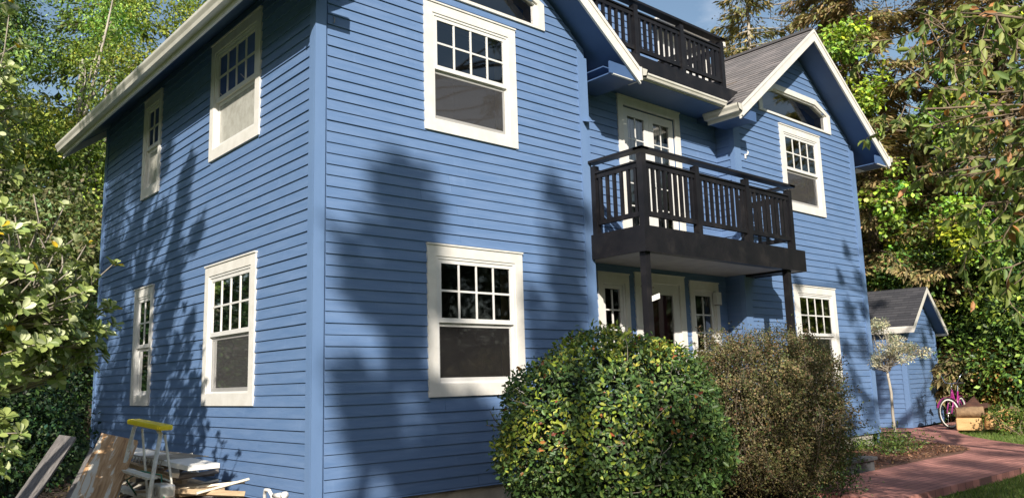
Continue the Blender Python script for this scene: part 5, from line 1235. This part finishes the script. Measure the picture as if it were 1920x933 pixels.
bk = Vector((.02, -.25, -1.0))
m = MB(); m.tube([A_ + Vector((.06, -.08, -.03)), A_ + bk + Vector((.1, .0, 0))], .012); m.tube([B_ + Vector((.06, .08, -.03)), B_ + bk + Vector((.1, 0, 0))], .012)
for k in (.45, .8): m.tube([A_ + bk * k + Vector((.08, -.05, 0)), B_ + bk * k + Vector((.08, .05, 0))], .009)
m.build('rear_frame', 'paint_splashed_metal', lad)
for k in (.38, .68):
    m = MB(); a = A_ + ft * k; b = B_ + ft * k; m.bar(a, b, .1, .02); m.build('step', 'paint_splashed_metal', lad)
m = MB(); m.bar(A_ + Vector((.02, .07, .04)), B_ + Vector((.02, -.07, .04)), .13, .05); tp = m.build('top_tray', 'yellow_plastic', lad); mod = tp.modifiers.new('b', 'BEVEL'); mod.width = .015; mod.segments = 3
# lumber
grp = None
woods_ = [((-.42, 2.9, .5), (-.5, .78, .46), (-.42, .02, 0), .05, 'old_plank', 'thick brown beam lying under the white plank'),
          ((-.95, 2.6, .42), (-1.0, .95, .40), (-.1, 0, 0), .035, 'old_white_wood', 'thin cream board on the outer side of the pile'),
          ((-.4, 2.4, .3), (-.75, .5, .3), (-.3, -.05, 0), .07, 'old_plank', 'brown plank low in the lumber pile'),
          ((-.5, 2.0, .58), (-.85, 1.0, .6), (-.1, -.03, .02), .04, 'old_white_wood', 'short cream offcut wedged beneath the white plank'),
          ((-.2, 2.2, .2), (-.9, .3, .22), (-.4, -.1, 0), .06, 'grey_wood', 'broad grey plank near the bottom of the pile'),
          ((-.3, 1.3, .45), (-.75, .55, .36), (-.28, .16, 0), .03, 'grey_wood', 'splintered grey shingle board at the end of the pile'),
          ((-1.05, 1.9, .7), (-.7, 1.2, .52), (-.06, -.03, 0), .04, 'old_plank', 'slanting brown stick across the pile')]
for p0, p1, wv, th_, mt, lb in woods_: flat_board('board', lb, p0, p1, wv, th_, mt, 'board', 'old boards piled by the side wall')
for k_ in range(16):
    y_ = .1 + .12 * k_ + .05 * (k_ % 3); z_ = .3 + .014 * k_ + .07 * (k_ % 4)
    flat_board('board', ('pale', 'dirty grey', 'brown')[k_ % 3] + ' offcut number of many in the jumble at the near end of the pile' if False else ('pale short offcut in the jumble at the near end of the pile', 'dirty grey offcut in the jumble at the near end of the pile', 'brown splintered offcut in the jumble at the near end of the pile')[k_ % 3],
               (-1.05 + .07 * (k_ % 4), y_ + .45 - .3 * (k_ % 2), z_ - .1 + .05 * (k_ % 3)), (-.35 - .08 * (k_ % 3), y_ - .15 + .3 * (k_ % 2), z_ - .02), (-.03, -.07 - .03 * (k_ % 2), .02), .02 + .012 * (k_ % 3), ('old_white_wood', 'grey_wood', 'old_plank')[k_ % 3], 'board', 'short offcuts jumbled at the near end of the pile')
for k_ in range(12):
    y_ = 1.7 + .14 * k_; z_ = .45 + .03 * (k_ % 5)
    flat_board('board', ('cream painted batten at the far end of the pile beneath the white plank', 'dark grey batten at the far end of the pile beneath the white plank', 'raw brown batten at the far end of the pile beneath the white plank')[k_ % 3],
               (-1.1 + .06 * (k_ % 5), y_ + .3, z_ - .2), (-.5 + .05 * (k_ % 3), y_ - .25 + .3 * (k_ % 2), z_ + .12), (-.05, -.06, .02), .022, ('old_white_wood', 'grey_wood', 'old_plank')[k_ % 3], 'board', 'battens jumbled at the far end of the pile')
# lattice wire shelf
sh_ = thing('wire_shelf', 'rusty zigzag wire shelf frame under the white plank', 'wire shelf'); m = MB()
for y in np.linspace(1.2, 3.0, 19): m.tube([(-.95, y, .72), (-.95, y + .05, .66), (-.95, y + .1, .72)], .004, 4)
m.tube([(-.95, 1.15, .725), (-.95, 3.1, .735)], .006, 5); m.tube([(-.95, 1.15, .655), (-.95, 3.1, .665)], .006, 5); m.build('front_truss', 'bare_steel', sh_)
m = MB()
for y in np.linspace(1.2, 3.0, 25): m.tube([(-.95, y, .728), (-.5, y, .728)], .003, 4)
m.build('wires', 'bare_steel', sh_)
m = MB(); m.tube([(-1.05, 1.5, .35), (-1.2, 1.42, .55), (-1.14, 1.2, .64), (-1.0, 1.05, .6), (-1.02, .95, .4), (-1.1, .9, .2)], .008, 6); m.tube([(-1.12, 1.0, .52), (-1.1, .8, .5), (-1.08, .7, .42)], .008, 6)
tag(m.build('green_cord', 'green_plastic', smooth=True), 'green extension cord draped over the lumber pile', 'cord')
cl_ = thing('work_light', 'grey plastic work light box hanging by the ladder foot', 'work light')
m = MB(); m.box(-1.12, -.98, .72, .98, .42, .54); bb_ = m.build('housing', 'aluminium', cl_); mod = bb_.modifiers.new('b', 'BEVEL'); mod.width = .02; mod.segments = 3
m = MB(); m.ring((-1.125, .82, .48), (1, 0, 0), .035, .008, 16, 5); m.build('dial', 'bare_steel', cl_)
